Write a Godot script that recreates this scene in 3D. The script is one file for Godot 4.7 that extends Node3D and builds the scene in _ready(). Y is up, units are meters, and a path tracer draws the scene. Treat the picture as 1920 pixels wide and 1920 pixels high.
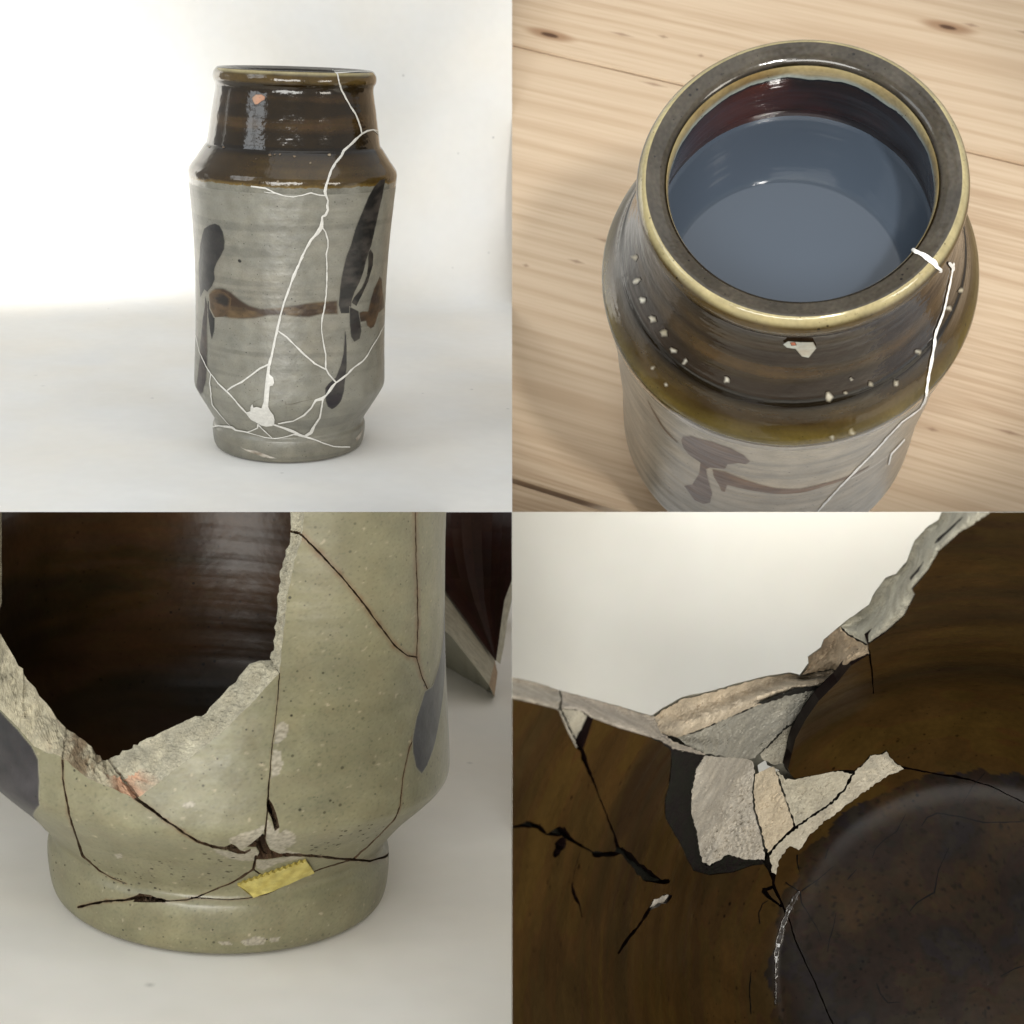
extends Node3D
# Four open bays behind one lens, parted by two thin white cards: a mended jar on a paper sweep, the same jar
# filled with water on a plank table, the broken jar on white paper, and a look down into the broken jar.

const LENS := 2500.0          # focal length in photograph pixels (the photograph is 1920 across)
const MID := 960.0
var cam_w: Transform3D        # camera in the world
var bay := {}                 # name -> Transform3D of the bay in the world
var size_of := {"A": 0.045, "B": 0.092, "C": 0.0908, "D": 0.135}   # metres per rim radius
var nz := FastNoiseLite.new()
var nz2 := FastNoiseLite.new()
var rng := RandomNumberGenerator.new()
var taken := {}
var M := {}

# ------------------------------------------------------------------ lathe: a surface of revolution, u = angle * 100, v = arc length * 100
class Lathe:
	var n := 900
	var r := PackedFloat32Array()
	var h := PackedFloat32Array()
	var nr := PackedFloat32Array()
	var nh := PackedFloat32Array()
	var total := 0.0
	var wob := 0.0
	var skew := 0.0
	var pivot := 0.0
	var noise: FastNoiseLite
	func _init(ctrl: Array, side := 1.0) -> void:
		var dense := PackedVector2Array()
		for i in range(0, ctrl.size() - 1):
			var p1: Vector2 = ctrl[i]
			var p2: Vector2 = ctrl[i + 1]
			var p0: Vector2 = ctrl[i - 1] if i > 0 else p1 * 2.0 - p2
			var p3: Vector2 = ctrl[i + 2] if i + 2 < ctrl.size() else p2 * 2.0 - p1
			var m := p2 - p1
			var t1 := (p2 - p0)
			var t2 := (p3 - p1)
			t1 = t1.normalized() * m.length()
			t2 = t2.normalized() * m.length()
			for k in 12:
				var t := k / 12.0
				var a := 2 * t * t * t - 3 * t * t + 1
				var b := t * t * t - 2 * t * t + t
				var c := -2 * t * t * t + 3 * t * t
				var d := t * t * t - t * t
				dense.append(p1 * a + t1 * b * 0.85 + p2 * c + t2 * d * 0.85)
		dense.append(ctrl[ctrl.size() - 1])
		var s := PackedFloat32Array([0.0])
		for i in range(1, dense.size()):
			s.append(s[i - 1] + dense[i].distance_to(dense[i - 1]))
		total = s[s.size() - 1] * 100.0
		var j := 0
		for i in n + 1:
			var want := s[s.size() - 1] * i / n
			while j < s.size() - 2 and s[j + 1] < want:
				j += 1
			var q := dense[j].lerp(dense[j + 1], clampf((want - s[j]) / maxf(s[j + 1] - s[j], 1e-9), 0, 1))
			r.append(maxf(q.x, 0.0))
			h.append(q.y)
		for i in n + 1:
			var a := maxi(i - 2, 0)
			var b := mini(i + 2, n)
			var t := Vector2(r[b] - r[a], h[b] - h[a]).normalized()
			nr.append(t.y * side)
			nh.append(-t.x * side)
	func prof(v: float) -> Vector4:
		var x := clampf(v / total, 0.0, 1.0) * n
		var i := mini(int(x), n - 1)
		var f := x - i
		return Vector4(lerpf(r[i], r[i + 1], f), lerpf(h[i], h[i + 1], f), lerpf(nr[i], nr[i + 1], f), lerpf(nh[i], nh[i + 1], f))
	func at(u: float, v: float, off := 0.0) -> Vector3:
		var p := prof(v)
		var a := u * 0.01
		var w := off
		if wob > 0.0:
			w += wob * noise.get_noise_3d(sin(a) * 30.0 * p.x, p.y * 38.0, cos(a) * 30.0 * p.x) + wob * 0.55 * noise.get_noise_2d(p.y * 260.0, 7.0 + sin(a) * 6.0)
		var rr := p.x + p.z * w
		var y := p.y + p.w * w
		return Vector3(rr * sin(a) + skew * (y - pivot), y, rr * cos(a))
	func normal(u: float, v: float) -> Vector3:
		var p := prof(v)
		var a := u * 0.01
		if wob > 0.0:
			var d := 0.7
			var c := (at(u + d, v) - at(u - d, v)).cross(at(u, v + d) - at(u, v - d))
			if c.length_squared() > 1e-14:
				c = c.normalized()
				return c if c.dot(Vector3(p.z * sin(a), p.w, p.z * cos(a))) > 0 else -c
		return Vector3(p.z * sin(a), p.w, p.z * cos(a)).normalized()
	func v_at_h(want: float, last := false) -> float:
		for i in n:
			var k := n - 1 - i if last else i
			if (h[k] - want) * (h[k + 1] - want) <= 0.0 and absf(h[k + 1] - h[k]) > 1e-9:
				return total * (k + (want - h[k]) / (h[k + 1] - h[k])) / n
		return 0.0
	func hit(o: Vector3, d: Vector3, roff := 0.0) -> Vector3:   # (u, v, distance), distance < 0 where there is none
		o.x -= skew * (o.y - pivot)
		d.x -= skew * d.y
		var best := Vector3(0, 0, -1)
		var step := 5
		for i in range(0, n, step):
			var r0 := r[i] + roff
			var r1 := r[i + step] + roff
			var h0 := h[i]
			var h1 := h[i + step]
			if absf(h1 - h0) < 1e-6:
				var t := (h0 - o.y) / d.y
				var q := o + d * t
				var rq := Vector2(q.x, q.z).length()
				if t > 0.02 and rq >= minf(r0, r1) and rq <= maxf(r0, r1) and (best.z < 0 or t < best.z):
					best = Vector3(atan2(q.x, q.z) * 100.0, total * (i + step * absf(rq - r0) / maxf(absf(r1 - r0), 1e-9)) / n, t)
				continue
			var k := (r1 - r0) / (h1 - h0)
			var b0 := r0 + k * (o.y - h0)
			var a := d.x * d.x + d.z * d.z - k * k * d.y * d.y
			var b := 2 * (o.x * d.x + o.z * d.z - k * b0 * d.y)
			var c := o.x * o.x + o.z * o.z - b0 * b0
			var disc := b * b - 4 * a * c
			if disc < 0 or absf(a) < 1e-12:
				continue
			disc = sqrt(disc)
			for t in [(-b - disc) / (2 * a), (-b + disc) / (2 * a)]:
				if t < 0.02 or (best.z > 0 and t > best.z):
					continue
				var y: float = o.y + d.y * t
				var f: float = (y - h0) / (h1 - h0)
				if f < -0.0001 or f > 1.0001:
					continue
				var q: Vector3 = o + d * t
				best = Vector3(atan2(q.x, q.z) * 100.0, total * (i + step * f) / n, t)
		return best

# ------------------------------------------------------------------ mesh builder
class Mb:
	var v := PackedVector3Array()
	var nn := PackedVector3Array()
	var c := PackedColorArray()
	var idx := PackedInt32Array()
	func put(p: Vector3, n: Vector3, col: Color) -> int:
		v.append(p)
		nn.append(n)
		c.append(col)
		return v.size() - 1
	func tri(i: int, j: int, k: int) -> void:
		var g := (v[k] - v[i]).cross(v[j] - v[i])
		if g.dot(nn[i] + nn[j] + nn[k]) >= 0:
			idx.append(i); idx.append(j); idx.append(k)
		else:
			idx.append(i); idx.append(k); idx.append(j)
	func flat(a: Vector3, b: Vector3, d: Vector3, col: Color, out := Vector3.ZERO, ca = null, cb = null) -> void:
		var g := (d - a).cross(b - a)
		if g.length_squared() < 1e-20:
			return
		g = g.normalized()
		if out != Vector3.ZERO and g.dot(out) < 0:
			g = -g
		var i := put(a, g, col)
		put(b, g, ca if ca != null else col)
		put(d, g, cb if cb != null else col)
		tri(i, i + 1, i + 2)
	func quad(a: Vector3, b: Vector3, d: Vector3, e: Vector3, col: Color, out := Vector3.ZERO) -> void:
		flat(a, b, d, col, out)
		flat(a, d, e, col, out)
	func box(lo: Vector3, hi: Vector3, col: Color) -> void:
		for ax in 3:
			for s in [0, 1]:
				var n := Vector3.ZERO
				n[ax] = 1.0 if s else -1.0
				var p := []
				for q in [[0, 0], [1, 0], [1, 1], [0, 1]]:
					var w := Vector3.ZERO
					w[ax] = hi[ax] if s else lo[ax]
					w[(ax + 1) % 3] = hi[(ax + 1) % 3] if q[0] else lo[(ax + 1) % 3]
					w[(ax + 2) % 3] = hi[(ax + 2) % 3] if q[1] else lo[(ax + 2) % 3]
					p.append(w)
				quad(p[0], p[1], p[2], p[3], col, n)
	func clip(planes: Array) -> void:      # keeps what lies above every plane
		for pl: Plane in planes:
			var far := PackedFloat32Array()
			far.resize(v.size())
			var any := false
			for i in v.size():
				far[i] = pl.distance_to(v[i])
				any = any or far[i] < 0
			if not any:
				continue
			var out := PackedInt32Array()
			for t in range(0, idx.size(), 3):
				var keep := PackedInt32Array()
				for e in 3:
					var a := idx[t + e]
					var b := idx[t + (e + 1) % 3]
					if far[a] >= 0:
						keep.append(a)
					if (far[a] >= 0) != (far[b] >= 0):
						var f := far[a] / (far[a] - far[b])
						put(v[a].lerp(v[b], f), nn[a].lerp(nn[b], f).normalized(), c[a].lerp(c[b], f))
						keep.append(v.size() - 1)
				for e in range(1, keep.size() - 1):
					out.append(keep[0]); out.append(keep[e]); out.append(keep[e + 1])
			idx = out
			far.resize(0)
	func mesh(s: float) -> ArrayMesh:
		var arr := []
		arr.resize(Mesh.ARRAY_MAX)
		var use := {}
		var v2 := PackedVector3Array()
		var n2 := PackedVector3Array()
		var c2 := PackedColorArray()
		var i2 := PackedInt32Array()
		var map := PackedInt32Array()
		map.resize(v.size())
		map.fill(-1)
		for i in idx:
			if map[i] < 0:
				map[i] = v2.size()
				v2.append(v[i] * s)
				n2.append(nn[i])
				c2.append(c[i])
			i2.append(map[i])
		arr[Mesh.ARRAY_VERTEX] = v2
		arr[Mesh.ARRAY_NORMAL] = n2
		arr[Mesh.ARRAY_COLOR] = c2
		arr[Mesh.ARRAY_INDEX] = i2
		var m := ArrayMesh.new()
		if i2.size():
			m.add_surface_from_arrays(Mesh.PRIMITIVE_TRIANGLES, arr)
		return m

# ------------------------------------------------------------------ small helpers
func rgb(r: float, g: float, b: float) -> Color:
	return Color(r / 255.0, g / 255.0, b / 255.0).srgb_to_linear()

func numbered(called: String) -> String:
	var k: int = taken.get(called, 0)
	taken[called] = k + 1
	return called if k == 0 else "%s_%03d" % [called, k]

func thing(called: String, label: String, category: String, t: Transform3D, group := "") -> Node3D:
	var o := Node3D.new()
	o.name = numbered(called)
	add_child(o)
	o.transform = t
	o.set_meta("label", label)
	o.set_meta("category", category)
	if group:
		o.set_meta("group", group)
	return o

func part(called: String, mb: Mb, m: Material, parent: Node3D, s: float, label := "") -> MeshInstance3D:
	var o := MeshInstance3D.new()
	o.name = called
	o.mesh = mb.mesh(s)
	if o.mesh.get_surface_count() == 0:
		return o
	o.material_override = m
	parent.add_child(o, true)
	if label:
		o.set_meta("label", label)
	return o

func single(called: String, mb: Mb, m: Material, t: Transform3D, s: float, label: String, category: String) -> MeshInstance3D:
	var o := MeshInstance3D.new()
	o.name = numbered(called)
	o.mesh = mb.mesh(s)
	o.material_override = m
	add_child(o)
	o.transform = t
	if category == "structure":
		o.set_meta("kind", "structure")
	else:
		o.set_meta("category", category)
	o.set_meta("label", label)
	return o

func turn(tilt: float, roll: float) -> Basis:      # the jar's axes in the camera's axes
	return Basis(Vector3(0, 0, 1), deg_to_rad(roll)) * Basis(Vector3(1, 0, 0), deg_to_rad(tilt))

func ray(p: Vector2) -> Vector3:
	return Vector3((p.x - MID) / LENS, (MID - p.y) / LENS, -1.0)

func eye(b: String) -> Vector3:
	return (bay[b].affine_inverse() * cam_w).origin / size_of[b]

func look(b: String, p: Vector2) -> Vector3:
	return (bay[b].basis.inverse() * cam_w.basis * ray(p)).normalized()

func hit(b: String, L: Lathe, p: Vector2, roff := 0.0) -> Vector3:
	var o := eye(b)
	var axis_cam: Vector3 = cam_w.affine_inverse() * (bay[b] * (Vector3(0, 2.0, 0) * size_of[b]))
	var ax := Vector2(MID - LENS * axis_cam.x / axis_cam.z, 0)
	for k in 90:
		var q := p + Vector2(signf(ax.x - p.x) * k * 1.0, 0)
		var got := L.hit(o, look(b, q), roff)
		if got.z > 0:
			return got
	return L.hit(o, look(b, p), roff)

func on_plane(b: String, p: Vector2, y: float) -> Vector3:
	var o := eye(b)
	var d := look(b, p)
	return o + d * ((y - o.y) / d.y)

func seams(b: String) -> Array:                     # the two card planes in the bay's own units, facing into the bay
	var inv: Transform3D = bay[b].affine_inverse() * cam_w
	var sx := -1.0 if b in "AC" else 1.0
	var sy := 1.0 if b in "AB" else -1.0
	var o: Vector3 = inv.origin / size_of[b]
	var nx := (inv.basis * Vector3(sx, 0, 0)).normalized()
	var ny := (inv.basis * Vector3(0, sy, 0)).normalized()
	return [Plane(nx, nx.dot(o)), Plane(ny, ny.dot(o))]

func px(list: Array, ox: float, oy: float, f: float) -> PackedVector2Array:
	var out := PackedVector2Array()
	for i in range(0, list.size(), 2):
		out.append(Vector2(ox + list[i] * f, oy + list[i + 1] * f))
	return out

func to_uv(b: String, L: Lathe, pts: PackedVector2Array, roff := 0.0) -> PackedVector2Array:
	var out := PackedVector2Array()
	var last := 0.0
	for i in pts.size():
		var g := hit(b, L, pts[i], roff)
		if g.z <= 0:
			continue
		var u := g.x
		if out.size():
			while u - last > 314.159: u -= 628.318
			while u - last < -314.159: u += 628.318
		last = u
		out.append(Vector2(u, g.y))
	return out

func ribbon(list: Array, ox: float, oy: float, f: float, rough := 0.0, slim := 1.0) -> PackedVector2Array:   # x, y, width triples -> outline in pixels
	var all := PackedVector2Array()
	var p := PackedVector2Array()
	var w := PackedFloat32Array()
	for i in range(0, list.size(), 3):
		p.append(Vector2(ox + list[i] * f, oy + list[i + 1] * f))
		w.append(list[i + 2] * f * 0.5 * slim)
	var q := PackedVector2Array()
	var wq := PackedFloat32Array()
	for i in p.size() - 1:
		var steps := maxi(1, int(p[i].distance_to(p[i + 1]) / 7.0)) if rough > 0 else 1
		for k in steps:
			var t := k / float(steps)
			var jig := Vector2(rng.randf_range(-1, 1), rng.randf_range(-1, 1)) * rough if k else Vector2.ZERO
			q.append(p[i].lerp(p[i + 1], t) + jig)
			wq.append(lerpf(w[i], w[i + 1], t) * (1.0 + (rng.randf_range(-0.3, 0.35) if rough > 0 else 0.0)))
	q.append(p[p.size() - 1])
	wq.append(w[w.size() - 1])
	for i in q.size() - 1:
		var d := (q[i + 1] - q[i]).normalized()
		var s := Vector2(-d.y, d.x)
		var piece := PackedVector2Array([q[i] + s * wq[i], q[i] - d * wq[i] * 0.7, q[i] - s * wq[i], q[i + 1] - s * wq[i + 1], q[i + 1] + d * wq[i + 1] * 0.7, q[i + 1] + s * wq[i + 1]])
		if all.is_empty():
			all = piece
		else:
			var got := Geometry2D.merge_polygons(all, piece)
			var best := 0
			for g in got.size():
				if got[g].size() > got[best].size():
					best = g
			if got.size():
				all = got[best]
	return all

func edge_gap(poly: PackedVector2Array, p: Vector2) -> float:
	var best := 1e9
	var n := poly.size()
	for i in n:
		var q := Geometry2D.get_closest_point_to_segment(p, poly[i], poly[(i + 1) % n])
		best = minf(best, q.distance_squared_to(p))
	return sqrt(best)

# a piece of the lathe's surface inside a polygon in (u, v)
func patch(mb: Mb, L: Lathe, poly: PackedVector2Array, cell: Vector2, off: float, col: Callable, flip := false) -> void:
	if poly.size() < 3:
		return
	var lo := poly[0]
	var hi := poly[0]
	for p in poly:
		lo = lo.min(p)
		hi = hi.max(p)
	var i0 := int(floor(lo.x / cell.x))
	var j0 := int(floor(lo.y / cell.y))
	var ni := int(ceil(hi.x / cell.x)) - i0 + 1
	var nj := int(ceil(hi.y / cell.y)) - j0 + 1
	var edge := PackedByteArray()
	edge.resize(ni * nj)
	var n := poly.size()
	for k in n:
		var a := poly[k]
		var b := poly[(k + 1) % n]
		var steps := int((b - a).length() / (minf(cell.x, cell.y) * 0.3)) + 1
		for s in steps + 1:
			var q := a.lerp(b, s / float(steps))
			var x := (q.x / cell.x) - i0
			var y := (q.y / cell.y) - j0
			for dx in [-0.12, 0.12]:
				for dy in [-0.12, 0.12]:
					var xi := clampi(int(floor(x + dx)), 0, ni - 1)
					var yj := clampi(int(floor(y + dy)), 0, nj - 1)
					edge[yj * ni + xi] = 1
	var node := PackedInt32Array()
	node.resize((ni + 1) * (nj + 1))
	node.fill(-1)
	var sg := -1.0 if flip else 1.0
	for j in nj:
		var inside := false
		var known := false
		for i in ni:
			var x0 := (i0 + i) * cell.x
			var y0 := (j0 + j) * cell.y
			if edge[j * ni + i]:
				known = false
				var sq := PackedVector2Array([Vector2(x0, y0), Vector2(x0 + cell.x, y0), Vector2(x0 + cell.x, y0 + cell.y), Vector2(x0, y0 + cell.y)])
				for piece in Geometry2D.intersect_polygons(sq, poly):
					if Geometry2D.is_polygon_clockwise(piece) or piece.size() < 3:
						continue
					var base := mb.v.size()
					for p in piece:
						mb.put(L.at(p.x, p.y, off), L.normal(p.x, p.y) * sg, col.call(p.x, p.y))
					if piece.size() == 3:
						mb.tri(base, base + 1, base + 2)
					else:
						var tr := Geometry2D.triangulate_polygon(piece)
						for t in range(0, tr.size(), 3):
							mb.tri(base + tr[t], base + tr[t + 1], base + tr[t + 2])
				continue
			if not known:
				inside = Geometry2D.is_point_in_polygon(Vector2(x0 + cell.x * 0.5, y0 + cell.y * 0.5), poly)
				known = true
			if not inside:
				continue
			var id := PackedInt32Array()
			for q in [[0, 0], [1, 0], [1, 1], [0, 1]]:
				var at: int = (j + q[1]) * (ni + 1) + i + q[0]
				if node[at] < 0:
					var uu: float = x0 + q[0] * cell.x
					var vv: float = y0 + q[1] * cell.y
					node[at] = mb.put(L.at(uu, vv, off), L.normal(uu, vv) * sg, col.call(uu, vv))
				id.append(node[at])
			mb.tri(id[0], id[1], id[2])
			mb.tri(id[0], id[2], id[3])

# a low domed bead over a polygon in (u, v): thin at its border, raised along its middle
func bead(mb: Mb, L: Lathe, poly: PackedVector2Array, cell: float, off: float, rise: float, reach: float, tone: Color) -> void:
	var uvs := []
	var first := mb.v.size()
	patch(mb, L, poly, Vector2(cell, cell), off, func(u: float, v: float) -> Color:
		uvs.append(Vector2(u, v))
		var s := 1.0 + 0.16 * nz.get_noise_2d(u * 7.0, v * 7.0) + 0.1 * nz2.get_noise_2d(u * 12.0, v * 12.0)
		return Color(tone.r * s, tone.g * s, tone.b * s))
	for i in uvs.size():
		var p: Vector2 = uvs[i]
		var g := edge_gap(poly, p)
		var f := clampf(g / reach, 0.0, 1.0)
		var n := mb.nn[first + i]
		if f < 1.0:
			var gx := edge_gap(poly, p + Vector2(0.15, 0)) - edge_gap(poly, p - Vector2(0.15, 0))
			var gy := edge_gap(poly, p + Vector2(0, 0.15)) - edge_gap(poly, p - Vector2(0, 0.15))
			var tu := (L.at(p.x + 0.5, p.y) - L.at(p.x - 0.5, p.y)).normalized()
			var tv := (L.at(p.x, p.y + 0.5) - L.at(p.x, p.y - 0.5)).normalized()
			mb.nn[first + i] = (n - (tu * gx + tv * gy) / 0.3 * (1.0 - f) * 1.1 * rise / (reach * 0.01)).normalized()
		mb.v[first + i] += n * rise * (1.0 - (1.0 - f) * (1.0 - f))

func grid(mb: Mb, L: Lathe, u0: float, u1: float, v0: float, v1: float, du: float, dv: float, off: float, col: Callable) -> void:
	var ni := int(ceil((u1 - u0) / du))
	var nj := int(ceil((v1 - v0) / dv))
	var base := mb.v.size()
	for j in nj + 1:
		for i in ni + 1:
			var u := lerpf(u0, u1, i / float(ni))
			var v := lerpf(v0, v1, j / float(nj))
			mb.put(L.at(u, v, off), L.normal(u, v), col.call(u, v))
	for j in nj:
		for i in ni:
			var a := base + j * (ni + 1) + i
			mb.tri(a, a + 1, a + ni + 2)
			mb.tri(a, a + ni + 2, a + ni + 1)

# a facet traced in the photograph and laid through the wall: x, y, depth into the wall (0 inner skin, 1 outer skin)
func facet(mb: Mb, b: String, L: Lathe, list: Array, ox: float, oy: float, f: float, thick: float, cell: float, col: Color, rough: float, spread := 0.12, ragged := 1.3) -> void:
	var p := PackedVector2Array()
	var k := PackedFloat32Array()
	for i in range(0, list.size(), 3):      # the traced border, roughened
		var j := (i + 3) % list.size()
		var a := Vector2(ox + list[i] * f, oy + list[i + 1] * f)
		var c := Vector2(ox + list[j] * f, oy + list[j + 1] * f)
		var steps := maxi(1, int(a.distance_to(c) / 4.0))
		for e in steps:
			var t := e / float(steps)
			var q := a.lerp(c, t)
			var w := ragged * (nz2.get_noise_2d(q.x * 9.0, q.y * 9.0) + 0.7 * nz.get_noise_2d(q.x * 6.0 + 50.0, q.y * 6.0)) * 2.0
			p.append(q + (c - a).normalized().orthogonal() * w)
			k.append(lerpf(list[i + 2], list[j + 2], t))
	var lo := p[0]
	var hi := p[0]
	for q in p:
		lo = lo.min(q)
		hi = hi.max(q)
	var o := eye(b)
	var cache := {}
	var place := func(q: Vector2) -> Vector3:
		var key := Vector2i(q * 8.0)
		if cache.has(key):
			return cache[key]
		var sw := 0.0
		var sk := 0.0
		for i in p.size():
			var a := p[i]
			var c := p[(i + 1) % p.size()]
			var t := clampf((q - a).dot(c - a) / maxf((c - a).length_squared(), 1e-6), 0, 1)
			var near := a.lerp(c, t)
			var w := (c - a).length() / maxf(near.distance_squared_to(q), 0.02) ** 1.5
			sw += w
			sk += w * lerpf(k[i], k[(i + 1) % p.size()], t)
		var kk := sk / sw
		var g := hit(b, L, q, kk * thick)
		var at := o + look(b, q) * g.z
		var e := smoothstep(0.0, 6.0, edge_gap(p, q))
		at += look(b, q) * rough * e * (nz2.get_noise_3d(at.x * 900.0, at.y * 900.0, at.z * 900.0) + 0.8 * nz.get_noise_3d(at.x * 500.0, at.y * 500.0, at.z * 500.0))
		cache[key] = at
		return at
	var x := floorf(lo.x / cell) * cell
	while x < hi.x:
		var y := floorf(lo.y / cell) * cell
		while y < hi.y:
			var sq := PackedVector2Array([Vector2(x, y), Vector2(x + cell, y), Vector2(x + cell, y + cell), Vector2(x, y + cell)])
			for piece in Geometry2D.intersect_polygons(sq, p):
				if piece.size() < 3 or Geometry2D.is_polygon_clockwise(piece):
					continue
				var tr := Geometry2D.triangulate_polygon(piece)
				for t in range(0, tr.size(), 3):
					var a: Vector3 = place.call(piece[tr[t]])
					var c: Vector3 = place.call(piece[tr[t + 1]])
					var d: Vector3 = place.call(piece[tr[t + 2]])
					var s := 1.0 + spread * nz.get_noise_3d(a.x * 320.0, a.y * 320.0, a.z * 320.0) + spread * 0.9 * nz2.get_noise_3d(a.x * 1500.0, a.y * 1500.0, a.z * 1500.0)
					mb.flat(a, c, d, Color(col.r * s, col.g * s, col.b * s), o - a)
			y += cell
		x += cell

# ------------------------------------------------------------------ materials
func speckle(seed_: int, size: int, dots: int, dark: Color, most: float, haze: float) -> ImageTexture:
	var im := Image.create(size, size, false, Image.FORMAT_RGB8)
	var r := RandomNumberGenerator.new()
	r.seed = seed_
	var fn := FastNoiseLite.new()
	fn.seed = seed_
	fn.frequency = 0.012
	fn.fractal_octaves = 4
	var soft := fn.get_seamless_image(size, size)
	fn.frequency = 0.11
	fn.fractal_octaves = 2
	var fine := fn.get_seamless_image(size, size)
	for y in size:
		for x in size:
			var s := 1.0 - haze * (1.0 - soft.get_pixel(x, y).r) - haze * 0.5 * (1.0 - fine.get_pixel(x, y).r)
			im.set_pixel(x, y, Color(s, s * (1.0 - 0.015 * soft.get_pixel(y, x).r), s * (1.0 - 0.04 * soft.get_pixel(y, x).r)))
	for k in dots:
		var cx := r.randi() % size
		var cy := r.randi() % size
		var rad := r.randf_range(0.5, most)
		if r.randf() < 0.75:
			rad *= 0.55
		var str := r.randf_range(0.35, 0.95)
		for dy in range(-int(rad) - 1, int(rad) + 2):
			for dx in range(-int(rad) - 1, int(rad) + 2):
				var f := clampf(rad + 0.5 - Vector2(dx, dy).length(), 0, 1) * str
				if f > 0:
					var q := Vector2i(posmod(cx + dx, size), posmod(cy + dy, size))
					im.set_pixelv(q, im.get_pixelv(q).lerp(dark, f))
	return ImageTexture.create_from_image(im)

func bump(freq: float, octaves: int, seed_: int, size := 512) -> NoiseTexture2D:
	var fn := FastNoiseLite.new()
	fn.seed = seed_
	fn.frequency = freq
	fn.fractal_octaves = octaves
	var t := NoiseTexture2D.new()
	t.width = size
	t.height = size
	t.seamless = true
	t.noise = fn
	return t

func mat(rough: float, tex: Texture2D = null, tile := 10.0, hgt: Texture2D = null, depth := 0.0, spec := 0.5) -> StandardMaterial3D:
	var m := StandardMaterial3D.new()
	m.vertex_color_use_as_albedo = true
	m.albedo_color = Color.WHITE
	m.roughness = rough
	m.metallic_specular = spec
	m.uv1_triplanar = true
	m.uv1_scale = Vector3.ONE * tile
	m.uv1_triplanar_sharpness = 4.0
	if tex:
		m.albedo_texture = tex
	if hgt:
		m.heightmap_enabled = true
		m.heightmap_texture = hgt
		m.heightmap_scale = depth
	return m

func materials() -> void:
	var sp := speckle(3, 768, 620, Color(0.22, 0.2, 0.16), 2.6, 0.16)
	var sp2 := speckle(9, 512, 420, Color(0.2, 0.16, 0.12), 1.9, 0.22)
	var peel := bump(0.03, 4, 5)
	var grain := bump(0.12, 5, 8)
	var soft := bump(0.006, 4, 11)
	for b in "ABCD":
		var s: float = size_of[b]
		M["glaze" + b] = mat(0.36 if b in "AC" else 0.3, sp, 0.42 / s, peel, (0.02 if b == "C" else 0.03) * s / 0.09)
		M["dark" + b] = mat(0.11, sp2, 0.5 / s, peel, 0.022 * s / 0.09)
		M["clay" + b] = mat(0.85, sp2, 1.4 / s, grain, 0.035, 0.3)
		M["silver" + b] = mat(0.38, null, 1.0, grain, 0.02 * s / 0.09)
		M["paper" + b] = mat(0.75, speckle(21, 256, 10, Color(0.7, 0.7, 0.7), 1.0, 0.025), 0.12 / s, soft, 0.2 * s / 0.09, 0.3)
	M["matt"] = mat(0.9)
	M["tape"] = mat(0.6, sp2, 30.0, grain, 0.01)
	M["jar_inside"] = mat(0.3, sp2, 4.0)
	M["inside"] = mat(0.34, sp2, 4.0, peel, 0.02, 0.35)
	M["rimB"] = mat(0.14, sp2, 5.0, peel, 0.015)
	M["insideD"] = mat(0.26, sp2, 2.8, peel, 0.02, 0.42)
	M["floorD"] = mat(0.3, sp2, 4.0, peel, 0.008, 0.35)
	M["floorD"].roughness = 0.3
	M["floorD"].metallic_specular = 0.17
	M["water"] = mat(0.03)
	M["water"].metallic_specular = 0.5
	M["board"] = mat(0.6)

# ------------------------------------------------------------------ colours of the jar
var glaze_v := 0.0
func h_glaze(u: float) -> float:
	return 3.515 + 0.018 * nz.get_noise_2d(u * 1.6, 3.0) + 0.012 * nz2.get_noise_2d(u * 1.4, 9.0)

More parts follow.
